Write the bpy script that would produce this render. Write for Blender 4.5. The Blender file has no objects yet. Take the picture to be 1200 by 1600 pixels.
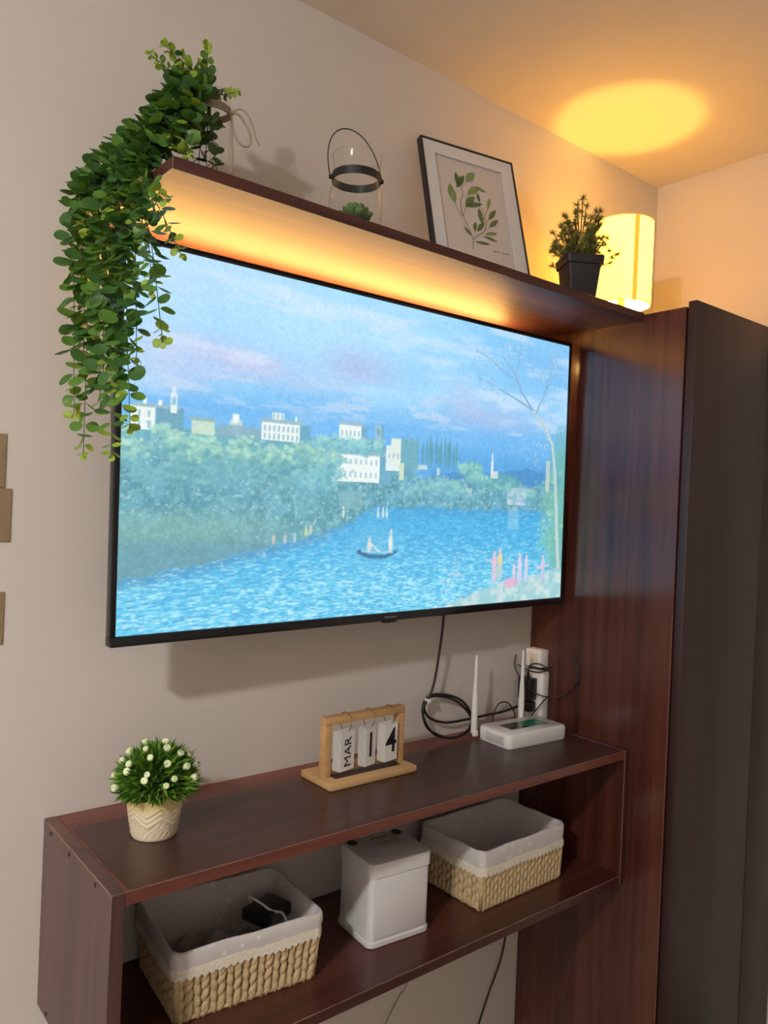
import bpy, bmesh, math, random
import numpy as np
from mathutils import Vector, Matrix, Quaternion

random.seed(7)
scene = bpy.context.scene
col = scene.collection
PI = math.pi

# ------------------------------------------------------------------ camera
ZO = 1.85                      # height of the television's top edge above the floor
CAM = Vector((-0.4266, -1.3173, ZO - 0.4113))
YAW, PITCH, ROLL, FPX = 0.6811, -0.0061, 0.0417, 1217.26
fwd = Vector((math.sin(YAW) * math.cos(PITCH), math.cos(YAW) * math.cos(PITCH), math.sin(PITCH)))
rgt = Vector((math.cos(YAW), -math.sin(YAW), 0))
upv = rgt.cross(fwd)
r2 = rgt * math.cos(ROLL) + upv * math.sin(ROLL)
u2 = -rgt * math.sin(ROLL) + upv * math.cos(ROLL)
cd = bpy.data.cameras.new('camera')
cam = bpy.data.objects.new('camera', cd)
col.objects.link(cam)
cd.sensor_fit = 'VERTICAL'
cd.sensor_height = 36.0
cd.lens = 36.0 * FPX / 1600.0
cd.clip_start = 0.02
m3 = Matrix((r2, u2, -fwd)).transposed()
cam.matrix_world = Matrix.Translation(CAM) @ m3.to_4x4()
scene.camera = cam

# ------------------------------------------------------------------ world, exposure, lamp strengths
world = bpy.data.worlds.new('world')
scene.world = world
world.use_nodes = True
world.node_tree.nodes['Background'].inputs[0].default_value = (0.9, 0.93, 1.0, 1)
world.node_tree.nodes['Background'].inputs[1].default_value = 0.05
scene.view_settings.view_transform = 'Standard'
scene.view_settings.look = 'None'
scene.view_settings.gamma = 1.0
scene.view_settings.use_curve_mapping = False
scene.view_settings.exposure = 0.0

ROOM_LAMP_POS = (-1.68, -1.34, 2.36)
ROOM_LAMP_STRENGTH = 960.0
ROOM_LAMP_COLOR = (1.0, 0.96, 0.93)
BULB_STRENGTH = 90000.0
BULB_COLOR = (1.0, 0.59, 0.09)
SHADE_GLOW = 4.6
LED_STRENGTH = 150.0
LED_COLOR = (1.0, 0.52, 0.14)
SCREEN_STRENGTH = 1.06


# ------------------------------------------------------------------ mesh helpers
class MB:
    """collects geometry for one mesh"""
    def __init__(self):
        self.v = []; self.f = []

    def add(self, verts, faces, M=None):
        o = len(self.v)
        if M is not None:
            verts = [M @ Vector(p) for p in verts]
        self.v.extend([tuple(p) for p in verts])
        self.f.extend([tuple(i + o for i in f) for f in faces])
        return self

    def box(self, lo, hi, M=None):
        x0, y0, z0 = lo; x1, y1, z1 = hi
        v = [(x0, y0, z0), (x1, y0, z0), (x1, y1, z0), (x0, y1, z0), (x0, y0, z1), (x1, y0, z1), (x1, y1, z1), (x0, y1, z1)]
        f = [(3, 2, 1, 0), (4, 5, 6, 7), (0, 1, 5, 4), (1, 2, 6, 5), (2, 3, 7, 6), (3, 0, 4, 7)]
        return self.add(v, f, M)

    def lathe(self, prof, n=32, M=None, cap=True):
        v = []; f = []
        k = len(prof)
        for (r, z) in prof:
            for i in range(n):
                a = 2 * PI * i / n
                v.append((r * math.cos(a), r * math.sin(a), z))
        for j in range(k - 1):
            for i in range(n):
                i2 = (i + 1) % n
                f.append((j * n + i, j * n + i2, (j + 1) * n + i2, (j + 1) * n + i))
        if cap:
            f.append(tuple(reversed(range(n))))
            f.append(tuple((k - 1) * n + i for i in range(n)))
        return self.add(v, f, M)

    def tube(self, pts, r, n=8, M=None, closed=False, cap=True):
        pts = [Vector(p) for p in pts]
        k = len(pts)
        rs = r if isinstance(r, (list, tuple)) else [r] * k
        T = []
        for i in range(k):
            a = pts[(i - 1) % k] if (closed or i > 0) else pts[i]
            b = pts[(i + 1) % k] if (closed or i < k - 1) else pts[i]
            d = b - a
            T.append(d.normalized() if d.length > 1e-9 else Vector((0, 0, 1)))
        nrm = T[0].orthogonal().normalized()
        v = []
        for i in range(k):
            if i:
                q = T[i - 1].rotation_difference(T[i])
                nrm = (q @ nrm).normalized()
            bn = T[i].cross(nrm).normalized()
            for j in range(n):
                a = 2 * PI * j / n
                v.append(tuple(pts[i] + (nrm * math.cos(a) + bn * math.sin(a)) * rs[i]))
        f = []
        for i in range(k if closed else k - 1):
            i2 = (i + 1) % k
            for j in range(n):
                j2 = (j + 1) % n
                f.append((i * n + j, i * n + j2, i2 * n + j2, i2 * n + j))
        if not closed and cap:
            f.append(tuple(reversed(range(n))))
            f.append(tuple((k - 1) * n + j for j in range(n)))
        return self.add(v, f, M)

    def mesh(self, name, mat, smooth=False):
        me = bpy.data.meshes.new(name)
        me.from_pydata(self.v, [], self.f)
        me.update()
        if mat:
            me.materials.append(mat)
        if smooth:
            me.polygons.foreach_set('use_smooth', [True] * len(me.polygons))
        return me

    def build(self, name, mat, parent=None, smooth=False, auto=None):
        me = self.mesh(name, mat, smooth)
        return link(name, me, parent, auto)


def link(name, me, parent=None, auto=None):
    o = bpy.data.objects.new(name, me)
    col.objects.link(o)
    if parent:
        o.parent = parent
    if auto is not None:
        me.polygons.foreach_set('use_smooth', [True] * len(me.polygons))
        me.set_sharp_from_angle(angle=math.radians(auto))
    return o


def tag(o, label=None, cat=None, group=None, kind=None):
    if label: o['label'] = label
    if cat: o['category'] = cat
    if group: o['group'] = group
    if kind: o['kind'] = kind
    return o


def thing(name, label, cat, loc=(0, 0, 0), rz=0, group=None):
    o = bpy.data.objects.new(name, None)
    col.objects.link(o)
    o.location = loc
    o.rotation_euler = (0, 0, rz)
    o.empty_display_size = 0.05
    return tag(o, label, cat, group)


def bevel_box(name, lo, hi, mat, parent=None, bev=0.001, seg=2):
    bm = bmesh.new()
    mb = MB().box(lo, hi)
    vs = [bm.verts.new(p) for p in mb.v]
    for f in mb.f:
        bm.faces.new([vs[i] for i in f])
    if bev > 0:
        bmesh.ops.bevel(bm, geom=list(bm.edges), offset=bev, segments=seg, profile=0.5, affect='EDGES')
    me = bpy.data.meshes.new(name)
    bm.to_mesh(me); bm.free()
    me.materials.append(mat)
    return link(name, me, parent, 40)


def rrect(w, d, r, n=6):
    """rounded rectangle outline, ccw, centred"""
    pts = []
    for cx, cy, a0 in ((w / 2 - r, d / 2 - r, 0), (-w / 2 + r, d / 2 - r, PI / 2), (-w / 2 + r, -d / 2 + r, PI), (w / 2 - r, -d / 2 + r, 1.5 * PI)):
        for i in range(n + 1):
            a = a0 + PI / 2 * i / n
            pts.append((cx + r * math.cos(a), cy + r * math.sin(a)))
    return pts


def loft(mb, loops, cap0=True, cap1=True):
    n = len(loops[0])
    v = [p for l in loops for p in l]
    f = []
    for j in range(len(loops) - 1):
        for i in range(n):
            i2 = (i + 1) % n
            f.append((j * n + i, j * n + i2, (j + 1) * n + i2, (j + 1) * n + i))
    if cap0: f.append(tuple(reversed(range(n))))
    if cap1: f.append(tuple((len(loops) - 1) * n + i for i in range(n)))
    return mb.add(v, f)


def catmull(P, per=8):
    P = [Vector(p) for p in P]
    Q = [P[0] * 2 - P[1]] + P + [P[-1] * 2 - P[-2]]
    out = []
    for i in range(1, len(Q) - 2):
        p0, p1, p2, p3 = Q[i - 1:i + 3]
        for k in range(per):
            t = k / per
            out.append(0.5 * ((2 * p1) + (p2 - p0) * t + (2 * p0 - 5 * p1 + 4 * p2 - p3) * t * t + (3 * p1 - p0 - 3 * p2 + p3) * t ** 3))
    out.append(P[-1])
    return out


def text_mesh(name, body, size, mat, parent, M, extrude=0.0002, bold=0.0, align='CENTER'):
    cu = bpy.data.curves.new(name, 'FONT')
    cu.body = body
    cu.size = size
    cu.align_x = align
    cu.align_y = 'CENTER'
    cu.extrude = extrude
    cu.offset = bold
    cu.resolution_u = 4
    t = bpy.data.objects.new(name + '_tmp', cu)
    col.objects.link(t)
    dg = bpy.context.evaluated_depsgraph_get()
    me = bpy.data.meshes.new_from_object(t.evaluated_get(dg))
    bpy.data.objects.remove(t)
    me.name = name
    me.materials.clear(); me.materials.append(mat)
    me.transform(M)
    return link(name, me, parent)


# ------------------------------------------------------------------ materials
def newmat(name):
    m = bpy.data.materials.new(name)
    m.use_nodes = True
    nt = m.node_tree
    return m, nt, nt.nodes['Principled BSDF']


def plain(name, c, rough=0.5, metal=0.0, spec=0.5, noise=0.0, nscale=40.0, bump=0.0, coat=0.0):
    m, nt, b = newmat(name)
    b.inputs['Base Color'].default_value = (*c, 1)
    b.inputs['Roughness'].default_value = rough
    b.inputs['Metallic'].default_value = metal
    b.inputs['Specular IOR Level'].default_value = spec
    b.inputs['Coat Weight'].default_value = coat
    if noise or bump:
        tc = nt.nodes.new('ShaderNodeTexCoord')
        nz = nt.nodes.new('ShaderNodeTexNoise')
        nz.inputs['Scale'].default_value = nscale
        nz.inputs['Detail'].default_value = 4
        nt.links.new(tc.outputs['Object'], nz.inputs['Vector'])
        if noise:
            mx = nt.nodes.new('ShaderNodeMix'); mx.data_type = 'RGBA'
            mx.inputs[6].default_value = (*[x * (1 - noise) for x in c], 1)
            mx.inputs[7].default_value = (*[min(1, x * (1 + noise)) for x in c], 1)
            nt.links.new(nz.outputs['Fac'], mx.inputs[0])
            nt.links.new(mx.outputs[2], b.inputs['Base Color'])
        if bump:
            bp = nt.nodes.new('ShaderNodeBump')
            bp.inputs['Strength'].default_value = bump
            bp.inputs['Distance'].default_value = 0.002
            nt.links.new(nz.outputs['Fac'], bp.inputs['Height'])
            nt.links.new(bp.outputs['Normal'], b.inputs['Normal'])
    return m


def wood(name, dark, light, axis='x', rough=0.3, scale=55.0, spec=0.5, bump=0.05):
    m, nt, b = newmat(name)
    tc = nt.nodes.new('ShaderNodeTexCoord')
    mp = nt.nodes.new('ShaderNodeMapping')
    s = [scale, scale, scale]
    s['xyz'.index(axis)] = scale * 0.03
    mp.inputs['Scale'].default_value = s
    nt.links.new(tc.outputs['Object'], mp.inputs['Vector'])
    nz = nt.nodes.new('ShaderNodeTexNoise')
    nz.inputs['Scale'].default_value = 1.0
    nz.inputs['Detail'].default_value = 6
    nz.inputs['Roughness'].default_value = 0.65
    nt.links.new(mp.outputs['Vector'], nz.inputs['Vector'])
    nz2 = nt.nodes.new('ShaderNodeTexNoise')
    nz2.inputs['Scale'].default_value = 0.16
    nz2.inputs['Detail'].default_value = 2
    nt.links.new(mp.outputs['Vector'], nz2.inputs['Vector'])
    ad = nt.nodes.new('ShaderNodeMath'); ad.operation = 'ADD'
    nt.links.new(nz.outputs['Fac'], ad.inputs[0]); nt.links.new(nz2.outputs['Fac'], ad.inputs[1])
    cr = nt.nodes.new('ShaderNodeValToRGB')
    cr.color_ramp.elements[0].position = 0.38; cr.color_ramp.elements[0].color = (*dark, 1)
    cr.color_ramp.elements[1].position = 0.62; cr.color_ramp.elements[1].color = (*light, 1)
    hf = nt.nodes.new('ShaderNodeMath'); hf.operation = 'MULTIPLY'; hf.inputs[1].default_value = 0.5
    nt.links.new(ad.outputs[0], hf.inputs[0])
    nt.links.new(hf.outputs[0], cr.inputs['Fac'])
    nt.links.new(cr.outputs['Color'], b.inputs['Base Color'])
    b.inputs['Roughness'].default_value = rough
    b.inputs['Specular IOR Level'].default_value = spec
    if bump:
        bp = nt.nodes.new('ShaderNodeBump'); bp.inputs['Strength'].default_value = bump; bp.inputs['Distance'].default_value = 0.001
        nt.links.new(nz.outputs['Fac'], bp.inputs['Height']); nt.links.new(bp.outputs['Normal'], b.inputs['Normal'])
    return m


def emis(name, c, s):
    m = bpy.data.materials.new(name); m.use_nodes = True
    nt = m.node_tree; nt.nodes.clear()
    e = nt.nodes.new('ShaderNodeEmission'); o = nt.nodes.new('ShaderNodeOutputMaterial')
    e.inputs['Color'].default_value = (*c, 1); e.inputs['Strength'].default_value = s
    nt.links.new(e.outputs[0], o.inputs[0])
    return m


def thin_glass(name, tint=(1, 1, 1), rough=0.02, ior=1.22):
    m = bpy.data.materials.new(name); m.use_nodes = True
    nt = m.node_tree; nt.nodes.clear()
    t = nt.nodes.new('ShaderNodeBsdfTransparent'); t.inputs[0].default_value = (*tint, 1)
    g = nt.nodes.new('ShaderNodeBsdfGlossy'); g.inputs['Roughness'].default_value = rough
    lw = nt.nodes.new('ShaderNodeLayerWeight'); lw.inputs['Blend'].default_value = 0.5
    pw = nt.nodes.new('ShaderNodeMath'); pw.operation = 'POWER'; pw.inputs[1].default_value = 3.0
    ml = nt.nodes.new('ShaderNodeMath'); ml.operation = 'MULTIPLY_ADD'; ml.inputs[1].default_value = 0.65; ml.inputs[2].default_value = 0.03
    mx = nt.nodes.new('ShaderNodeMixShader'); o = nt.nodes.new('ShaderNodeOutputMaterial')
    nt.links.new(lw.outputs['Facing'], pw.inputs[0]); nt.links.new(pw.outputs[0], ml.inputs[0])
    nt.links.new(ml.outputs[0], mx.inputs[0]); nt.links.new(t.outputs[0], mx.inputs[1]); nt.links.new(g.outputs[0], mx.inputs[2])
    nt.links.new(mx.outputs[0], o.inputs[0])
    return m


def translucent(name, c, tc, fac=0.6):
    m = bpy.data.materials.new(name); m.use_nodes = True
    nt = m.node_tree; nt.nodes.clear()
    d = nt.nodes.new('ShaderNodeBsdfDiffuse'); d.inputs[0].default_value = (*c, 1)
    t = nt.nodes.new('ShaderNodeBsdfTranslucent'); t.inputs[0].default_value = (*tc, 1)
    mx = nt.nodes.new('ShaderNodeMixShader'); o = nt.nodes.new('ShaderNodeOutputMaterial')
    mx.inputs[0].default_value = fac
    nt.links.new(d.outputs[0], mx.inputs[1]); nt.links.new(t.outputs[0], mx.inputs[2]); nt.links.new(mx.outputs[0], o.inputs[0])
    return m


def leafmat(name, c, tc, rough=0.45):
    m, nt, b = newmat(name)
    tcx = nt.nodes.new('ShaderNodeTexCoord')
    nz = nt.nodes.new('ShaderNodeTexNoise'); nz.inputs['Scale'].default_value = 25
    oi = nt.nodes.new('ShaderNodeObjectInfo')
    geo = nt.nodes.new('ShaderNodeNewGeometry')
    nt.links.new(geo.outputs['Position'], nz.inputs['Vector'])
    mx = nt.nodes.new('ShaderNodeMix'); mx.data_type = 'RGBA'
    mx.inputs[6].default_value = (*[x * 0.6 for x in c], 1); mx.inputs[7].default_value = (*[min(1, x * 1.45) for x in c], 1)
    nt.links.new(nz.outputs['Fac'], mx.inputs[0])
    nt.links.new(mx.outputs[2], b.inputs['Base Color'])
    b.inputs['Roughness'].default_value = rough
    b.inputs['Specular IOR Level'].default_value = 0.35
    tr = nt.nodes.new('ShaderNodeBsdfTranslucent'); tr.inputs[0].default_value = (*tc, 1)
    ms = nt.nodes.new('ShaderNodeMixShader'); ms.inputs[0].default_value = 0.25
    out = nt.nodes['Material Output']
    nt.links.new(b.outputs[0], ms.inputs[1]); nt.links.new(tr.outputs[0], ms.inputs[2]); nt.links.new(ms.outputs[0], out.inputs[0])
    return m


M_wall = plain('wall_paint', (0.635, 0.590, 0.545), 0.75, noise=0.03, nscale=3.0, bump=0.04)
M_ceil = plain('ceiling_paint', (0.78, 0.74, 0.68), 0.85, noise=0.02, nscale=3.0)
M_floor = wood('floor_laminate', (0.28, 0.23, 0.18), (0.38, 0.32, 0.26), 'x', 0.4, 25)
WD, WL = (0.034, 0.0088, 0.0068), (0.105, 0.030, 0.021)
M_wx = wood('mahogany_laminate_long', WD, WL, 'x', 0.33)
M_wshelf = wood('mahogany_laminate_shelf', WD, WL, 'x', 0.55)
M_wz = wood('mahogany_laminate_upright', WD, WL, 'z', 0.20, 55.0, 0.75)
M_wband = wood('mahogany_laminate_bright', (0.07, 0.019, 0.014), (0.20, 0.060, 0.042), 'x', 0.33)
M_wside = wood('mahogany_laminate_end', (0.055, 0.026, 0.022), (0.115, 0.058, 0.050), 'z', 0.36)
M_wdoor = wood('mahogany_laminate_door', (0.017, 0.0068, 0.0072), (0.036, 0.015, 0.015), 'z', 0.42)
M_wear = plain('worn_edge', (0.24, 0.14, 0.11), 0.5, noise=0.75, nscale=30)
M_cap = plain('dowel_cap', (0.03, 0.012, 0.01), 0.5)
M_black = plain('black_plastic', (0.010, 0.010, 0.012), 0.35)
M_blackg = plain('glossy_black', (0.006, 0.006, 0.008), 0.18)
M_iron = plain('black_iron', (0.012, 0.010, 0.011), 0.5)
M_white = plain('white_plastic', (0.78, 0.77, 0.75), 0.35)
M_tin = plain('white_enamel', (0.68, 0.67, 0.67), 0.30)
M_paper = plain('white_card', (0.80, 0.79, 0.77), 0.6)
M_ink = plain('black_ink', (0.008, 0.008, 0.009), 0.6)
M_beech = wood('beech', (0.46, 0.27, 0.11), (0.62, 0.40, 0.19), 'x', 0.5, 60, 0.3)
M_brass = plain('brass_ring', (0.45, 0.30, 0.14), 0.28, 1.0)
M_cable = plain('black_cable', (0.010, 0.009, 0.009), 0.4)
M_greyc = plain('grey_cable', (0.30, 0.28, 0.25), 0.5)
M_glass = thin_glass('clear_glass', (0.97, 0.98, 0.97))
M_twine = plain('jute_twine', (0.42, 0.33, 0.24), 0.9, noise=0.4, nscale=400, bump=0.4)
M_kraft = plain('kraft_card', (0.27, 0.19, 0.105), 0.7, noise=0.12, nscale=30)
M_cream = plain('cream_ceramic', (0.68, 0.57, 0.30), 0.32)
M_cream2 = plain('white_glaze', (0.76, 0.71, 0.58), 0.28)
M_wick = plain('seagrass', (0.52, 0.39, 0.21), 0.75, noise=0.45, nscale=90, bump=0.5)
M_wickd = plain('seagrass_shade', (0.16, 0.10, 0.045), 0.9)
M_lace = plain('cotton_lace', (0.74, 0.68, 0.57), 0.9, noise=0.2, nscale=160, bump=0.8)
M_cloth = plain('grey_cloth', (0.32, 0.30, 0.28), 0.95, noise=0.2, nscale=30, bump=0.2)


def liner_mat():
    m, nt, b = newmat('dotted_cotton')
    tc = nt.nodes.new('ShaderNodeTexCoord')
    vo = nt.nodes.new('ShaderNodeTexVoronoi'); vo.inputs['Scale'].default_value = 42
    nt.links.new(tc.outputs['Object'], vo.inputs['Vector'])
    cr = nt.nodes.new('ShaderNodeValToRGB')
    e = cr.color_ramp.elements
    e[0].position = 0.0; e[0].color = (0.60, 0.57, 0.54, 1)
    e[1].position = 0.20; e[1].color = (0.60, 0.57, 0.55, 1)
    for p, c in ((0.10, (0.60, 0.57, 0.54, 1)), (0.14, (0.78, 0.77, 0.75, 1)), (0.17, (0.78, 0.77, 0.75, 1))):
        k = e.new(p); k.color = c
    nt.links.new(vo.outputs['Distance'], cr.inputs['Fac'])
    nt.links.new(cr.outputs['Color'], b.inputs['Base Color'])
    b.inputs['Roughness'].default_value = 0.95
    b.inputs['Specular IOR Level'].default_value = 0.1
    return m


M_liner = liner_mat()
LEAF = [leafmat('leaf_dark', (0.058, 0.145, 0.036), (0.08, 0.22, 0.02)),
        leafmat('leaf_mid', (0.115, 0.245, 0.045), (0.15, 0.34, 0.02)),
        leafmat('leaf_young', (0.27, 0.40, 0.045), (0.36, 0.50, 0.03))]
M_stem = plain('green_stem', (0.05, 0.075, 0.03), 0.6)
M_twig = plain('brown_twig', (0.07, 0.04, 0.02), 0.7)

# ------------------------------------------------------------------ the room
CEIL = ZO + 0.5707
XL, XR, YB = -2.3, 1.638, -2.8


def struct(name, lo, hi, mat):
    o = MB().box(lo, hi).build(name, mat)
    return tag(o, kind='structure')


struct('wall_back', (XL - 0.1, 0, 0), (XR + 0.1, 0.1, CEIL + 0.1), M_wall)
struct('wall_right', (XR, YB, 0), (XR + 0.1, 0, CEIL + 0.1), M_wall)
struct('wall_left', (XL - 0.1, YB, 0), (XL, 0, CEIL + 0.1), M_wall)
struct('wall_front', (XL - 0.1, YB - 0.1, 0), (XR + 0.1, YB, CEIL + 0.1), M_wall)
struct('floor', (XL - 0.1, YB - 0.1, -0.1), (XR + 0.1, 0.1, 0), M_floor)
struct('ceiling', (XL, YB, CEIL), (XR, 0, CEIL + 0.1), M_ceil)

# the room's own ceiling lamp, behind and beside the camera
rl = thing('ceiling_lamp', 'round white flush ceiling lamp lighting the room', 'lamp', (ROOM_LAMP_POS[0], ROOM_LAMP_POS[1], CEIL - 0.001))
MB().lathe([(0.085, -0.018), (0.09, -0.014), (0.09, 0.0)], 48).build('lamp_base', M_white, rl, auto=40)
MB().lathe([(0.004, -0.058), (0.024, -0.056), (0.045, -0.050), (0.060, -0.041), (0.070, -0.030), (0.0745, -0.018)], 40).build(
    'diffuser', emis('room_lamp_glow', ROOM_LAMP_COLOR, ROOM_LAMP_STRENGTH), rl, smooth=True)

# ------------------------------------------------------------------ wardrobe
X2 = 1.145
ZW = ZO + 0.0541
wd = thing('wardrobe', 'tall dark mahogany laminate wardrobe in the corner beside the television', 'wardrobe', (X2, 0, 0))
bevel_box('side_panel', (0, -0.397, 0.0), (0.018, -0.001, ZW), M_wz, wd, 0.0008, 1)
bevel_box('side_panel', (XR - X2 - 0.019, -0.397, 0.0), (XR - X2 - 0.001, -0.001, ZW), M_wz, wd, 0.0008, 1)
bevel_box('top_panel', (0.018, -0.397, ZW - 0.018), (XR - X2 - 0.019, -0.001, ZW), M_wx, wd, 0.0008, 1)
bevel_box('bottom_panel', (0.018, -0.397, 0.06), (XR - X2 - 0.019, -0.001, 0.078), M_wx, wd, 0.0008, 1)
bevel_box('back_panel', (0.018, -0.012, 0.078), (XR - X2 - 0.019, -0.004, ZW - 0.018), M_wz, wd, 0.0, 1)
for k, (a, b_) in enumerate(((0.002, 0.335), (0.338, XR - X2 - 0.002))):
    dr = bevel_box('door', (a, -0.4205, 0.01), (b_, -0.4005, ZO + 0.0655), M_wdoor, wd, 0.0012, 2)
bevel_box('plinth', (0.018, -0.38, 0.0), (XR - X2 - 0.019, -0.365, 0.06), M_wx, wd, 0.0, 1)
MB().box((-0.0006, -0.3965, 0.01), (0.0, -0.3958, ZO - 0.62)).build('edge_line', M_wear, wd)

# ------------------------------------------------------------------ upper shelf
ST = ZO + 0.0573
SB = ST - 0.0179
us = thing('wall_shelf', 'long dark brown floating shelf above the television', 'shelf', (0.006, 0, SB))
L = X2 - 0.006 - 0.0005
bevel_box('board', (0, -0.294, 0), (L, -0.0005, 0.0179), M_wshelf, us, 0.0007, 1)
for nm, lo, hi in (('edge_line', (0.0005, -0.2945, -0.0004), (0.68, -0.2937, 0.0009)), ('edge_line', (-0.0005, -0.2945, 0.0), (0.0006, -0.2937, 0.0182)),
                   ('edge_line', (-0.0005, -0.294, -0.0004), (0.0006, -0.001, 0.0008))):
    MB().box(lo, hi).build(nm, M_wear, us)

# ------------------------------------------------------------------ lower shelf unit
UT = ZO - 0.9401
UH = 0.3031
UD = 0.3068
uxl, uxr = -0.0436, X2 - 0.001
T = 0.019
un = thing('shelf_unit', 'dark mahogany open shelf unit mounted on the wall under the television', 'shelf unit', (uxl, 0, UT - UH))
W_ = uxr - uxl
bevel_box('side_board', (0, -UD, 0), (T, -0.0005, UH), M_wside, un, 0.0007, 1)
bevel_box('side_board', (W_ - T, -UD, 0), (W_, -0.0005, UH), M_wz, un, 0.0007, 1)
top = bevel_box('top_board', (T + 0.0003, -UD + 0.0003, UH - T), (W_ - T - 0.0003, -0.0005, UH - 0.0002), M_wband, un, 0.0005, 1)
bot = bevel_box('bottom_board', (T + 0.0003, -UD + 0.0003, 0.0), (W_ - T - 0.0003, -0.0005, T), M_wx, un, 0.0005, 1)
M_sheet = wood('dark_top_sheet', (0.040, 0.0145, 0.0115), (0.082, 0.032, 0.025), 'x', 0.32)
bevel_box('top_sheet', (T + 0.006, -UD + 0.002, UH - 0.0001), (W_ - T - 0.004, -0.064, UH + 0.0006), M_sheet, un, 0.0002, 1)  # thin darker sheet over the top board, stopping short of the back
for lo, hi in (((-0.0004, -UD, UH - 0.0010), (0.0012, -0.02, UH + 0.0004)),
               ((0.0, -UD - 0.0004, UH - 0.0010), (0.03, -UD + 0.001, UH + 0.0004)),
               ((0.05, -UD - 0.0002, UH - 0.0010), (W_ - T, -UD + 0.0009, UH + 0.0001)),
               ((T, -UD - 0.0002, T - 0.0008), (W_ - T, -UD + 0.0009, T + 0.0004)),
               ((W_ - T - 0.0006, -UD - 0.0005, 0.0), (W_ - T + 0.0004, -UD + 0.0008, UH)),
               ((W_ - T - 0.0008, -UD, UH - 0.001), (W_ - T + 0.0006, -0.08, UH + 0.0004))):
    MB().box(lo, hi).build('edge_line', M_wear, un)
for y, z in ((-0.245, UH - 0.010), (-0.13, UH - 0.0105), (-0.04, UH - 0.0105), (-0.05, 0.010), (-0.245, 0.010)):
    MB().lathe([(0.0030, 0), (0.0030, 0.0012), (0.002, 0.0014)], 12, Matrix.Translation((0, y, z)) @ Matrix.Rotation(-PI / 2, 4, 'Y')).build('screw_cap', M_cap, un)
UB = UT - UH + T          # top face of the lower board

# ------------------------------------------------------------------ the picture on the screen
NX, NY = 640, 364


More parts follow.
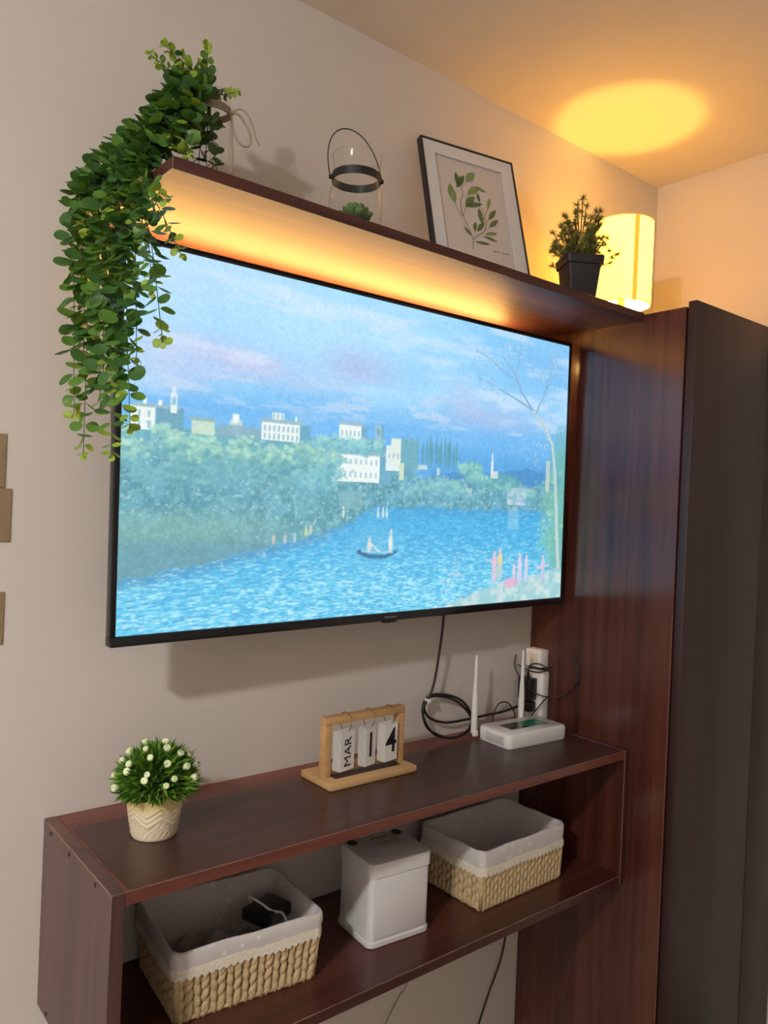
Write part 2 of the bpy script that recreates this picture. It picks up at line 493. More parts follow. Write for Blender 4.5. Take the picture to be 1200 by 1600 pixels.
def painting():
    rng = np.random.RandomState(11)
    X = np.linspace(0, 160, NX)[None, :].repeat(NY, 0)
    Y = np.linspace(0, 91, NY)[:, None].repeat(NX, 1)

    def vnoise(gx, gy):
        g = rng.rand(gy + 2, gx + 2)
        xs = np.linspace(0, gx, NX); ys = np.linspace(0, gy, NY)
        xi = np.floor(xs).astype(int); yi = np.floor(ys).astype(int)
        tx = xs - xi; ty = ys - yi
        tx = tx * tx * (3 - 2 * tx); ty = ty * ty * (3 - 2 * ty)
        a = g[yi][:, xi]; b = g[yi][:, xi + 1]; c = g[yi + 1][:, xi]; d = g[yi + 1][:, xi + 1]
        tx = tx[None, :]; ty = ty[:, None]
        return (a * (1 - tx) + b * tx) * (1 - ty) + (c * (1 - tx) + d * tx) * ty

    def fbm(gx, gy, o=5, gain=0.55):
        s = 0; t = 0; a = 1.0
        for k in range(o):
            s = s + a * vnoise(min(gx * 2 ** k, NX), min(gy * 2 ** k, NY)); t += a; a *= gain
        return s / t

    def ss(a, b, x):
        t = np.clip((x - a) / (b - a), 0, 1)
        return t * t * (3 - 2 * t)

    img = np.zeros((NY, NX, 3))

    sx, sy = (NX - 1) / 160.0, (NY - 1) / 91.0

    def mixc(c, a, win=None):
        c = np.array(c, float) / 255.0
        a = np.clip(a, 0, 1)[..., None]
        t = img if win is None else img[win]
        t[...] = t * (1 - a) + c * a

    def window(x0, y0, x1, y1):
        i0, i1 = max(0, int(x0 * sx)), min(NX, int(x1 * sx) + 2)
        j0, j1 = max(0, int(y0 * sy)), min(NY, int(y1 * sy) + 2)
        return None if (i1 <= i0 or j1 <= j0) else (slice(j0, j1), slice(i0, i1))

    def rect(x0, y0, x1, y1, c, a=1.0):
        w = window(x0 - 1, y0 - 1, x1 + 1, y1 + 1)
        if w is None: return
        x, y = X[w], Y[w]
        cov = np.clip((x - x0) * sx + 0.5, 0, 1) * np.clip((x1 - x) * sx + 0.5, 0, 1) * np.clip((y - y0) * sy + 0.5, 0, 1) * np.clip((y1 - y) * sy + 0.5, 0, 1)
        mixc(c, a * cov, w)

    def ell(cx, cy, rx, ry, c, a=1.0, soft=0.3):
        w = window(cx - rx * 1.5, cy - ry * 1.5, cx + rx * 1.5, cy + ry * 1.5)
        if w is None: return
        d = np.sqrt(((X[w] - cx) / rx) ** 2 + ((Y[w] - cy) / ry) ** 2)
        mixc(c, a * (1 - ss(1 - soft, 1 + soft, d)), w)

    def stroke(pts, w0, w1, c, a=1.0):
        n = len(pts) - 1
        xs_ = [p[0] for p in pts]; ys_ = [p[1] for p in pts]
        wn = window(min(xs_) - 2, min(ys_) - 2, max(xs_) + 2, max(ys_) + 2)
        if wn is None: return
        x, y = X[wn], Y[wn]
        best = np.full(x.shape, 9.0)
        for i in range(n):
            (xa, ya), (xb, yb) = pts[i], pts[i + 1]
            dx, dy = xb - xa, yb - ya
            t = np.clip(((x - xa) * dx + (y - ya) * dy) / (dx * dx + dy * dy + 1e-9), 0, 1)
            d = np.hypot(x - xa - t * dx, y - ya - t * dy)
            w = w0 + (w1 - w0) * (i + t) / n
            best = np.minimum(best, d / w)
        mixc(c, a * (1 - ss(0.6, 1.2, best)), wn)

    def foliage(cx, cy, r, n, lo, hi, a=0.55):
        for k in range(n):
            px, py = cx + rng.randn() * r, cy + rng.randn() * r * 0.6
            t = np.clip(0.55 - (py - cy) / (r * 2.0) + rng.randn() * 0.25, 0, 1)
            c = np.array(lo) * (1 - t) + np.array(hi) * t
            q = rng.uniform(0.35, 0.95)
            ell(px, py, q * 1.1, q * 0.8, c, a, 0.45)

    # sky
    f1 = fbm(4, 6); f2 = fbm(5, 16, 5); f3 = fbm(3, 3, 3); f4 = fbm(12, 40, 4)
    mixc((164, 216, 250), np.ones(X.shape))
    mixc((120, 194, 244), ss(0.35, 0.75, f1) * 0.6)
    mixc((196, 222, 248), ss(60, 0, X) * ss(30, 0, Y) * 0.75)
    mixc((100, 172, 234), ss(95, 160, X) * ss(48, 10, Y) * 0.55)
    mixc((184, 228, 252), np.exp(-((X - 62) / 30) ** 2 - ((Y - 13) / 9) ** 2) * 0.75)
    mixc((90, 168, 234), ss(25, 38, Y + 9 * (f3 - 0.5)) * 0.75)
    mixc((76, 150, 216), ss(38, 46, Y + 6 * (f3 - 0.5)) * ss(60, 120, X) * 0.7)
    mixc((190, 196, 232), np.exp(-((X - 30) / 22) ** 2 - ((Y - 24 - 0.12 * (X - 30)) / 4.5) ** 2) * ss(0.3, 0.6, f2) * 1.0)
    mixc((188, 202, 238), np.exp(-((X - 12) / 14) ** 2 - ((Y - 27) / 6) ** 2) * 0.8)
    mixc((172, 186, 228), np.exp(-((X - 66) / 14) ** 2 - ((Y - 21) / 6) ** 2) * ss(0.3, 0.6, f1) * 0.8)
    mixc((184, 200, 236), np.exp(-((X - 104) / 11) ** 2 - ((Y - 26) / 6) ** 2) * ss(0.35, 0.6, f2 * 0.5 + f1 * 0.5) * 1.0)
    mixc((168, 184, 230), np.exp(-((X - 122) / 20) ** 2 - ((Y - 30) / 4) ** 2) * 0.7)
    mixc((222, 232, 248), ss(0.52, 0.72, f2) * ss(42, 26, Y) * 0.5)
    mixc((206, 216, 238), ss(0.60, 0.72, f4) * np.exp(-((Y - 31) / 6) ** 2) * 0.55)
    # far hills, hillside and far bank
    hill = 48.5 - 3.0 * np.exp(-((X - 140) / 12) ** 2) - 1.2 * np.exp(-((X - 112) / 9) ** 2) + 1.0 * (vnoise(40, 2) - 0.5)
    mixc((70, 138, 198), ss(-0.4, 0.4, Y - hill) * ss(90, 104, X))
    wood_n = fbm(40, 24, 4); fine = fbm(150, 90, 2); blob = fbm(22, 14, 4)
    edge = 41.2 + 0.5 * np.sin(X * 0.5) + 2.0 * (vnoise(46, 1) - 0.5) + 9.0 * ss(78, 92, X) + 1.0 * ss(100, 150, X)
    land = ss(-0.3, 0.5, Y - edge)
    mixc((104, 168, 184), land)
    mixc((92, 160, 192), land * ss(64, 84, X) * 0.9)
    mixc((82, 142, 158), land * ss(0.36, 0.60, wood_n) * ss(46, 53, Y) * 0.85)
    mixc((134, 190, 190), land * ss(0.50, 0.70, fine) * 0.5)
    mixc((172, 218, 226), land * ss(0.64, 0.78, fbm(200, 140, 2)) * 0.55)
    mixc((130, 176, 164), land * ss(60, 65, Y) * ss(60, 20, X) * 0.7 * (0.5 + 0.6 * wood_n))
    mixc((88, 140, 166), land * ss(67, 72, Y) * 0.55)
    # river
    bank = np.interp(X, [0, 18, 36.8, 52, 66.5, 70, 74, 160], [78.5, 75.5, 71.8, 68.5, 64.2, 61.5, 59.6, 60.2]) + 1.2 * (vnoise(60, 1) - 0.5)
    wat = ss(-0.5, 0.5, Y - bank)
    mixc((66, 172, 226), wat)
    mixc((112, 210, 240), wat * ss(64, 88, Y) * 0.85)
    mixc((88, 148, 190), wat * np.exp(-((Y - bank) / 2.2) ** 2) * ss(80, 50, X) * 0.9)
    mixc((64, 138, 190), wat * np.exp(-((Y - 59) / 3.0) ** 2) * 0.6)
    rip = fbm(80, 230, 2, 0.9)
    mixc((190, 232, 246), wat * ss(0.56, 0.72, rip) * (0.25 + 0.6 * ss(64, 88, Y)))
    mixc((60, 148, 208), wat * ss(0.46, 0.32, rip) * 0.55)
    mixc((120, 190, 224), wat * np.exp(-((X - 74) / 10) ** 2 - ((Y - 70) / 6) ** 2) * 0.4)

    def windows(x0, y0, x1, y1, nx, ny, c=(140, 178, 198)):
        for i in range(nx):
            for j in range(ny):
                cx = x0 + (x1 - x0) * (i + 0.5) / nx; cy = y0 + (y1 - y0) * (j + 0.5) / ny
                rect(cx - 0.28, cy - 0.75, cx + 0.28, cy + 0.75, c, 0.9)
    wh = (234, 242, 238); sh = (104, 164, 192); rf = (150, 182, 196)
    # village on the hill
    rect(2.0, 37.5, 8.0, 43.0, wh); rect(8.0, 37.2, 15.0, 43.0, (104, 158, 182)); rect(2.5, 36.8, 14.0, 37.7, rf); windows(3, 38, 7.6, 43, 2, 2)
    rect(5.0, 35.6, 5.8, 37.0, wh); rect(8.6, 35.8, 9.6, 37.0, wh)
    rect(11.6, 33.8, 13.2, 38.5, wh, 0.95); rect(11.9, 34.6, 12.9, 36.6, sh, 0.7); ell(12.4, 33.4, 0.5, 1.4, (210, 226, 234))
    rect(17.0, 39.6, 23.0, 43.0, (206, 222, 200), 0.9); rect(16.5, 39.0, 23.5, 39.8, (150, 176, 160), 0.9)
    rect(27, 38.6, 30.5, 42.4, (186, 206, 216)); rect(27.8, 37.2, 29.6, 39.4, wh); rect(24, 40.0, 36, 42.8, (132, 172, 188), 0.9)
    rect(36.0, 38.2, 47.6, 43.0, wh); rect(47.6, 38.4, 51.0, 43.0, sh); rect(35.7, 37.3, 48.6, 38.4, rf); windows(36.3, 38.8, 47.4, 43.0, 8, 2)
    rect(39, 35.7, 42.6, 37.5, wh); windows(39, 35.8, 42.6, 37.4, 3, 1); rect(46.0, 36.2, 46.6, 37.4, wh)
    rect(60.3, 36.8, 68.0, 41.0, wh); rect(68.0, 36.8, 70.0, 41.0, sh); windows(60.6, 37.2, 67.8, 41.0, 5, 1); rect(60.0, 36.0, 68.6, 36.9, rf)
    rect(73.0, 36.0, 75.2, 44.5, (148, 184, 200)); rect(75.2, 36.0, 76.2, 44.5, sh); rect(73.6, 37.0, 74.6, 39.0, sh)
    rect(57.6, 45.0, 75.0, 52.8, wh); rect(75.0, 45.0, 79.2, 53.4, sh); rect(57.0, 43.9, 77.8, 45.1, rf); windows(58.2, 45.2, 74.6, 52.6, 9, 2)
    rect(55.2, 45.6, 57.8, 49.6, (176, 206, 206), 0.9); rect(61, 55.5, 69.0, 60.5, (128, 178, 184), 0.7)
    rect(77.2, 41.6, 82.6, 49.0, wh, 0.9); rect(79.0, 39.4, 82.8, 46.5, (222, 232, 222)); rect(82.8, 39.6, 89.6, 48.5, (104, 166, 184)); rect(82.4, 46.5, 84.2, 51.5, (208, 222, 196))
    windows(77.6, 42, 82.6, 47, 3, 1)
    for k in range(5): rect(83.2 + k * 1.4, 38.6, 83.9 + k * 1.4, 39.8, (104, 166, 184))
    for k in range(12):
        x = 91.5 + k * 1.25 + (0.5 if k % 3 else 0); h = 3.6 + 1.4 * ((k * 7) % 5) / 4
        ell(x, 47.2 - h, 0.5, h, (84, 152, 172), 0.95, 0.3)
    rect(89.8, 46.6, 93.5, 48.0, (212, 226, 222), 0.8); rect(97.5, 47.2, 98.6, 49.5, (220, 230, 224), 0.8)
    ell(113, 47.5, 4.6, 3.2, (96, 168, 172), 0.9); ell(127, 50.5, 9.0, 2.8, (92, 164, 168), 0.8)
    rect(121.5, 43.5, 122.7, 48.6, (212, 226, 232)); ell(122.1, 43.0, 0.35, 2.2, (220, 230, 236)); rect(121.4, 47.0, 125.0, 49.4, (206, 222, 222), 0.9)
    rect(129.8, 53.4, 139.5, 58.0, (196, 204, 226), 0.95); rect(129.5, 52.2, 142.0, 53.5, (164, 186, 206)); windows(130.5, 53.6, 139, 57.6, 4, 1)
    rect(110.5, 53.0, 113.0, 56.0, (206, 220, 226), 0.8); rect(130.5, 59, 136, 66.5, (150, 206, 232), 0.45)
    # tree crowns in front of the houses
    for k in range(46):
        x = rng.uniform(0, 60); foliage(x, 45.4 + rng.uniform(-1.6, 3.4) + 0.8 * np.sin(x * 0.5), 1.5, 24, (88, 156, 164), (182, 226, 200))
    for k in range(30):
        foliage(rng.uniform(0, 60), rng.uniform(47, 55), 2.4, 20, (88, 150, 164), (126, 186, 186), 0.35)
    for k in range(16):
        foliage(rng.uniform(52, 74), 42.0 + rng.uniform(-0.4, 1.6), 1.2, 16, (100, 172, 190), (160, 216, 210))
    for k in range(12):
        foliage(rng.uniform(48, 60), rng.uniform(47, 56), 1.8, 20, (92, 160, 180), (140, 204, 206))
    for k in range(26):
        foliage(rng.uniform(84, 150), rng.uniform(50.0, 55.5), 1.8, 18, (92, 160, 186), (146, 206, 196), 0.5)
    for k in range(8):
        foliage(rng.uniform(108, 118), rng.uniform(45.5, 50), 1.3, 16, (104, 176, 184), (160, 216, 196))
    # trees on the right side
    gr = fbm(44, 30, 4)
    mixc((128, 192, 164), ss(144, 156, X + 8 * (gr - 0.5)) * ss(50, 58, Y) * ss(84, 74, Y) * 0.9)
    mixc((104, 176, 170), ss(149, 157, X + 8 * (gr - 0.5)) * ss(27, 42, Y + 10 * (gr - 0.5)) * 0.9)
    mixc((170, 220, 176), ss(146, 158, X) * ss(0.52, 0.66, gr) * ss(34, 48, Y) * 0.6)
    rect(149.5, 42.0, 151.6, 53.0, (188, 206, 190), 0.9)
    bark = (128, 170, 206)
    stroke([(159.5, 89), (157.5, 75), (156, 60), (154.5, 46), (152.5, 36), (148, 30), (141.3, 24.9)], 1.1, 0.55, (186, 206, 206))
    stroke([(141.3, 24.9), (135, 19), (131, 13), (126, 9)], 0.5, 0.2, bark)
    stroke([(141.3, 24.9), (131, 21.5), (122, 19), (114, 17)], 0.45, 0.15, bark)
    stroke([(143, 26), (147, 19), (150, 11), (151, 4)], 0.4, 0.15, bark)
    stroke([(133, 16), (127, 14), (119, 10), (113, 8.5)], 0.3, 0.12, bark)
    stroke([(132, 14), (133.5, 8), (134, 3)], 0.3, 0.12, bark)
    stroke([(148, 17), (154, 10)], 0.3, 0.12, bark)
    cl = [(114, 9), (118, 8), (122, 11), (126, 8), (130, 6), (134, 5), (139, 9), (144, 13), (148, 12), (151, 5), (154, 9), (148, 22), (152, 26), (119, 18), (115, 17), (124, 20), (123, 24), (146, 38), (143, 42), (149, 34), (152, 62), (149, 66), (106, 80), (103, 84), (110, 82), (108, 76)]
    for (cx, cy) in cl:
        for k in range(11):
            ell(cx + rng.randn() * 1.7, cy + rng.randn() * 1.5, 0.42, 0.34, (196, 212, 232) if k % 2 else (150, 190, 222), 0.75)
    # boat with two figures
    stroke([(68.5, 72.8), (72, 74.2), (78, 74.4), (82.2, 73.0)], 0.8, 0.5, (52, 108, 150)); stroke([(69.5, 72.7), (81, 73.2)], 0.25, 0.25, (160, 200, 214))
    ell(72.2, 71.2, 0.9, 1.5, (214, 220, 214)); ell(72.2, 69.2, 0.5, 0.6, (206, 206, 200)); stroke([(72.6, 70.4), (76, 73)], 0.3, 0.3, (206, 220, 220))
    ell(80.0, 70.4, 0.8, 2.8, (218, 226, 224)); ell(80.1, 67.0, 0.5, 0.7, (214, 214, 206))
    for x in (62.6, 75.0, 76.8, 78.2): ell(x, 61.8, 0.5, 1.3, (202, 220, 214), 0.9); ell(x, 60.2, 0.3, 0.4, (220, 226, 214), 0.9)
    # near shore with resting figures
    shore = ss(-0.6, 0.6, Y - np.interp(X, [0, 96, 112, 124, 140, 160], [95, 92.5, 88.0, 85.2, 83.2, 80.0]) + 1.5 * (fine - 0.5))
    mixc((150, 200, 208), shore); mixc((206, 222, 220), shore * ss(0.45, 0.65, wood_n) * 0.8)
    sk = (222, 190, 206)

    def figure(x, y, h, c, c2):
        ell(x, y - h * 0.27, h * 0.13, h * 0.30, c, 0.95); ell(x, y - h * 0.66, h * 0.12, h * 0.24, c2, 0.95); ell(x, y - h * 0.94, h * 0.07, h * 0.08, sk, 0.95)
    figure(124.8, 84.2, 10.5, (206, 196, 216), (222, 190, 212)); figure(127.4, 83.4, 10.5, (182, 206, 206), (226, 206, 150)); stroke([(122.5, 76.5), (125, 78)], 0.4, 0.4, sk)
    figure(137.4, 85.0, 10.2, (208, 200, 228), (214, 206, 230)); figure(140.8, 84.4, 9.0, (196, 206, 232), (206, 206, 226)); figure(134.6, 84.4, 6.5, (216, 190, 214), (222, 204, 220))
    ell(133.0, 84.6, 3.4, 1.7, (222, 172, 204), 0.9); figure(149.6, 84.6, 9.0, (184, 190, 224), (202, 200, 224)); stroke([(146, 80), (153, 79)], 0.4, 0.3, sk)
    for (x, y, c) in ((44, 69, (206, 206, 200)), (47, 68.6, (176, 210, 220)), (50.5, 67.0, (208, 216, 170)), (52.0, 66.4, (206, 200, 176)), (40.5, 69.0, (214, 190, 178))):
        ell(x, y, 0.5, 1.3, c, 0.8)
    # grain of the canvas
    img = img * 0.90 + 0.10 * np.array((0.84, 0.97, 1.0))
    img += (rng.rand(NY, NX, 1) - 0.5) * 0.035 + (fbm(200, 120, 2)[..., None] - 0.5) * 0.06
    return np.clip(img, 0, 1)


# ------------------------------------------------------------------ television
TW, TH = 1.12, 0.6371
cz = ZO - TH / 2
tv = thing('television', 'large flat television showing a river landscape on the wall', 'television', (TW / 2, -0.1122 - 0.00905, cz))
# the set hangs with its free side a little further from the wall and very slightly out of level
ex = Vector((TW, 0.0181, 0.0156)).normalized()
ez = Vector((0, -0.0021, TH)); ez = (ez - ex * ez.dot(ex)).normalized()
ey = ez.cross(ex)
tv.rotation_euler = Matrix((ex, ey, ez)).transposed().to_euler()
hw, hh = TW / 2, TH / 2
bw, bb = 0.009, 0.0165
bevel_box('back_cover', (-hw + 0.004, 0.004, -hh + 0.004), (hw - 0.004, 0.018, hh - 0.004), M_black, tv, 0.002, 1)
bevel_box('rear_housing', (-hw * 0.80, 0.018, -hh + 0.03), (hw * 0.80, 0.070, hh * 0.25), M_black, tv, 0.012, 2)
bevel_box('bezel', (-hw, -0.003, hh - bw), (hw, 0.016, hh), M_blackg, tv, 0.0012, 2)
bevel_box('bezel', (-hw, -0.003, -hh + bb), (-hw + bw, 0.016, hh - bw), M_blackg, tv, 0.0012, 2)
bevel_box('bezel', (hw - bw * 0.75, -0.003, -hh + bb), (hw, 0.016, hh - bw), M_blackg, tv, 0.0012, 2)
bz = bevel_box('bottom_bezel', (-hw, -0.005, -hh), (hw, 0.018, -hh + bb), M_blackg, tv, 0.002, 2)
bevel_box('sensor', (-0.012, -0.004, -hh - 0.004), (0.022, 0.008, -hh + 0.0005), M_black, bz, 0.0012, 1)
M_logo = plain('grey_print', (0.16, 0.16, 0.17), 0.4)
for k in range(7):
    MB().box((-0.012 + k * 0.0048, -0.0054, -hh + 0.006), (-0.0088 + k * 0.0048, -0.005, -hh + 0.0095)).build('logo_letter', M_logo, bz)
bevel_box('wall_bracket', (-0.09, 0.070, -0.15), (0.09, 0.108, 0.0), M_black, tv, 0.004, 1)


def screen():
    x0, x1, z1, z0 = -hw + bw, hw - bw * 0.75, hh - bw, -hh + bb
    xs = np.linspace(x0, x1, NX); zs = np.linspace(z1, z0, NY)
    v = np.zeros((NY, NX, 3)); v[..., 0] = xs[None, :]; v[..., 2] = zs[:, None]; v[..., 1] = 0.0
    idx = np.arange(NX * NY).reshape(NY, NX)
    q = np.stack([idx[1:, :-1], idx[1:, 1:], idx[:-1, 1:], idx[:-1, :-1]], -1).reshape(-1, 4)
    me = bpy.data.meshes.new('screen')
    me.vertices.add(NX * NY); me.vertices.foreach_set('co', v.reshape(-1))
    nq = len(q)
    me.loops.add(nq * 4); me.loops.foreach_set('vertex_index', q.reshape(-1).astype(np.int32))
    me.polygons.add(nq); me.polygons.foreach_set('loop_start', np.arange(0, nq * 4, 4, dtype=np.int32))
    me.update(calc_edges=True)
    c = painting()
    lin = np.where(c <= 0.04045, c / 12.92, ((c + 0.055) / 1.055) ** 2.4)
    at = me.color_attributes.new('picture', 'FLOAT_COLOR', 'POINT')
    rgba = np.ones((NX * NY, 4), np.float32); rgba[:, :3] = lin.reshape(-1, 3)
    at.data.foreach_set('color', rgba.reshape(-1))
    m, nt, b = newmat('lit_screen')
    b.inputs['Base Color'].default_value = (0.01, 0.01, 0.012, 1)
    b.inputs['Roughness'].default_value = 0.35
    b.inputs['Specular IOR Level'].default_value = 0.3
    a = nt.nodes.new('ShaderNodeAttribute'); a.attribute_name = 'picture'
    nt.links.new(a.outputs['Color'], b.inputs['Emission Color'])
    b.inputs['Emission Strength'].default_value = SCREEN_STRENGTH
    me.materials.append(m)
    o = link('screen', me, tv)
    o['label'] = 'glowing screen with a painted river and hillside village'


screen()

# warm strip of lights along the back of the television's top edge
ls = thing('light_strip', 'warm yellow light strip glowing behind the top edge of the television', 'light strip', (0.0, -0.0075, ZO - 0.014))
ML = emis('led_glow', LED_COLOR, LED_STRENGTH)
MB().box((0.03, 0.0055, -0.006), (0.985, 0.0075, 0.006)).build('tape', M_white, ls)
MB().box((0.03, 0.0, -0.004), (0.985, 0.0054, 0.004)).build('glowing_diodes', ML, ls)
bevel_box('controller', (1.045, -0.055, 0.012), (1.085, -0.03, 0.030), M_black, ls, 0.002, 1)
MB().tube(catmull([(0.985, 0, 0.0), (1.02, -0.01, 0.014), (1.05, -0.035, 0.020)]), 0.0016, 6).build('lead', M_cable, ls, smooth=True)
MB().tube(catmull([(1.085, -0.045, 0.022), (1.105, -0.05, 0.034), (1.118, -0.053, 0.030), (1.108, -0.05, 0.016)]), 0.0012, 6).build('lead', M_white, ls, smooth=True)

# ------------------------------------------------------------------ table lamp on the wardrobe
LX, LY = 1.236, -0.166
lp = thing('table_lamp', 'glowing table lamp with a cream drum shade standing on the wardrobe', 'lamp', (LX, LY, ZW))
zb, zt, rr = 0.058, 0.262, 0.071
M_shade = translucent('cream_shade', (0.85, 0.76, 0.55), (0.80, 0.62, 0.34), 0.35)
_nt = M_shade.node_tree      # the lit fabric itself gives off the bulb's light
_em = _nt.nodes.new('ShaderNodeEmission'); _em.inputs[0].default_value = (1.0, 0.54, 0.055, 1); _em.inputs[1].default_value = SHADE_GLOW
_ad = _nt.nodes.new('ShaderNodeAddShader'); _out = [n for n in _nt.nodes if n.type == 'OUTPUT_MATERIAL'][0]
_src = _out.inputs[0].links[0].from_socket
_nt.links.new(_src, _ad.inputs[0]); _nt.links.new(_em.outputs[0], _ad.inputs[1]); _nt.links.new(_ad.outputs[0], _out.inputs[0])
M_band = plain('amber_band', (0.55, 0.30, 0.06), 0.7)
M_band.node_tree.nodes['Principled BSDF'].inputs['Emission Color'].default_value = (1.0, 0.45, 0.03, 1)
M_band.node_tree.nodes['Principled BSDF'].inputs['Emission Strength'].default_value = 0.95  # glow added to bands and rims, standing in for bulb light through them
sh = MB().lathe([(rr, zb), (rr, zt), (rr - 0.0015, zt), (rr - 0.0015, zb), (rr, zb)], 64, cap=False).build('lamp_shade', M_shade, lp, auto=40)
for ang in (0.0, 2.094, 4.189):
    mb = MB(); n = 3
    vs = []
    for k in range(n + 1):
        a = ang + (k / n - 0.5) * 0.16
        for z in (zb - 0.0005, zt + 0.0005):
            for r_ in (rr + 0.0004, rr + 0.0012):
                vs.append((r_ * math.cos(a), r_ * math.sin(a), z))
    fs = []
    for k in range(n):
        o = k * 4; p = o + 4
        fs += [(o + 1, p + 1, p + 3, o + 3), (o, o + 2, p + 2, p), (o, p, p + 1, o + 1), (o + 2, o + 3, p + 3, p + 2)]
    mb.add(vs, fs + [(0, 1, 3, 2), (n * 4, n * 4 + 2, n * 4 + 3, n * 4 + 1)]).build('shade_band', M_band, sh)
for z in (zb, zt):
    MB().tube([((rr - 0.0007) * math.cos(a * PI / 24), (rr - 0.0007) * math.sin(a * PI / 24), z) for a in range(48)], 0.0016, 6, closed=True).build('rim', M_band, sh, smooth=True)
MB().lathe([(0.045, 0), (0.046, 0.006), (0.04, 0.010), (0.012, 0.014), (0.009, 0.02), (0.009, 0.092), (0.013, 0.095), (0.013, 0.116), (0.004, 0.118)], 32).build('lamp_base', M_iron, lp, auto=40)
MB().lathe([(0.002, 0.1185), (0.006, 0.1205), (0.0065, 0.124), (0.0065, 0.139), (0.006, 0.1425), (0.002, 0.1445)], 24).build('bulb', emis('bulb_glow', BULB_COLOR, BULB_STRENGTH), lp, smooth=True)
def film():
    m = bpy.data.materials.new('spot_dimming_film'); m.use_nodes = True
    nt = m.node_tree; nt.nodes.clear()
    t = nt.nodes.new('ShaderNodeBsdfTransparent'); t.inputs[0].default_value = (1, 1, 1, 1)
    l = nt.nodes.new('ShaderNodeBsdfTranslucent'); l.inputs[0].default_value = (0.9, 0.85, 0.75, 1)
    mx = nt.nodes.new('ShaderNodeMixShader'); mx.inputs[0].default_value = 0.978; o = nt.nodes.new('ShaderNodeOutputMaterial')
    nt.links.new(t.outputs[0], mx.inputs[1]); nt.links.new(l.outputs[0], mx.inputs[2]); nt.links.new(mx.outputs[0], o.inputs[0])
    return m


ri = 0.060
MB().add([(ri * math.cos(k * PI / 24), ri * math.sin(k * PI / 24), zt - 0.004) for k in range(48)], [tuple(range(48))]).build('added_spot_dimmer', film(), lp)  # unseen disc added to dim the ceiling spot and spread the bulb's light
MB().lathe([(ri, zt - 0.0045), (rr - 0.0018, zt - 0.0045), (rr - 0.0018, zt - 0.0030), (ri, zt - 0.0030), (ri, zt - 0.0045)], 48, cap=False).build('added_spot_ring', M_white, lp)  # unseen opaque ring added to narrow the light spot on the ceiling
for a in (0.4, 0.4 + 2.094, 0.4 + 4.188):
    MB().tube([(0.013 * math.cos(a), 0.013 * math.sin(a), 0.095), (0.0695 * math.cos(a), 0.0695 * math.sin(a), zb + 0.012)], 0.0012, 5).build('spider_arm', M_iron, lp)

# ------------------------------------------------------------------ glass jar with the trailing plant
JX, JY = 0.128, -0.152
jar = thing('glass_jar', 'clear glass jar tied with jute twine at the end of the upper shelf', 'jar', (JX, JY, ST))
prof = [(0.004, 0.001), (0.028, 0.001), (0.0315, 0.004), (0.032, 0.012), (0.032, 0.138), (0.030, 0.150), (0.0275, 0.156), (0.0275, 0.166), (0.0295, 0.170), (0.0295, 0.181), (0.0285, 0.1825)]
MB().lathe(prof, 40, cap=False).build('glass', M_glass, jar, smooth=True)
MB().tube([(0.029 * math.cos(a * PI / 20), 0.029 * math.sin(a * PI / 20), 0.182) for a in range(40)], 0.0013, 6, closed=True).build('rim', M_glass, jar, smooth=True)
tw = MB()
for k in range(3):
    pts = [(0.0288 * math.cos(a * PI / 20), 0.0288 * math.sin(a * PI / 20), 0.151 + k * 0.0035 + 0.0012 * math.sin(a * PI / 20 + k)) for a in range(40)]
    tw.tube(pts, 0.0021, 6, closed=True)
ko = Vector((0.024, -0.020, 0.153))
tw.tube(catmull([ko, ko + Vector((0.014, -0.004, 0.010)), ko + Vector((0.028, -0.010, -0.002)), ko + Vector((0.040, -0.012, -0.032)), ko + Vector((0.046, -0.014, -0.042))]), 0.0016, 6)
tw.tube(catmull([ko, ko + Vector((0.012, -0.006, -0.002)), ko + Vector((0.028, -0.010, -0.024)), ko + Vector((0.030, -0.012, -0.044)), ko + Vector((0.017, -0.010, -0.050)), ko + Vector((0.004, -0.006, -0.034)), ko]), 0.0018, 6)
tw.tube(catmull([ko, ko + Vector((0.001, -0.004, -0.04)), ko + Vector((0.003, -0.005, -0.085)), ko + Vector((-0.002, -0.004, -0.12))]), 0.0018, 6)
tw.add(*(lambda b: (b.v, b.f))(MB().lathe([(0.001, -0.005), (0.0045, -0.002), (0.0045, 0.002), (0.001, 0.005)], 8, Matrix.Translation(ko))))
tw.build('twine_bow', M_twine, jar, smooth=True)

plant = thing('trailing_plant', 'trailing green eucalyptus plant spilling from the glass jar over the shelf end', 'plant', (JX, JY, ST + 0.012))
PO = Vector((JX, JY, ST + 0.012))


def leaf_mesh(name, mat, w=0.42, cup=0.12):
    out = [(0, 0), (0.55, 0.16), (0.95, 0.42), (0.92, 0.68), (0.55, 0.92), (0, 1.0)]
    v = [(0, 0, 0), (0, 0.35, -cup * 0.5), (0, 0.70, -cup * 0.5), (0, 1.0, 0.02)]
    rgtv = [(w * a, y, cup * (0.6 - abs(y - 0.5)) * 0.6) for a, y in out[1:5]]
    lft = [(-x, y, z) for x, y, z in rgtv]
    v += rgtv + lft
    f = [(0, 4, 1), (1, 4, 5), (1, 5, 6, 2), (2, 6, 7), (2, 7, 3), (0, 1, 8), (1, 9, 8), (1, 2, 10, 9), (2, 11, 10), (2, 3, 11)]
    return MB().add(v, f)


LM = [leaf_mesh('leaf', None, 0.52), leaf_mesh('leaf', None, 0.44, 0.2)]
leaf_data = [[lm.mesh('leaf', LEAF[k], True) for k in range(3)] for lm in LM]
R = lambda a: random.uniform(-a, a)

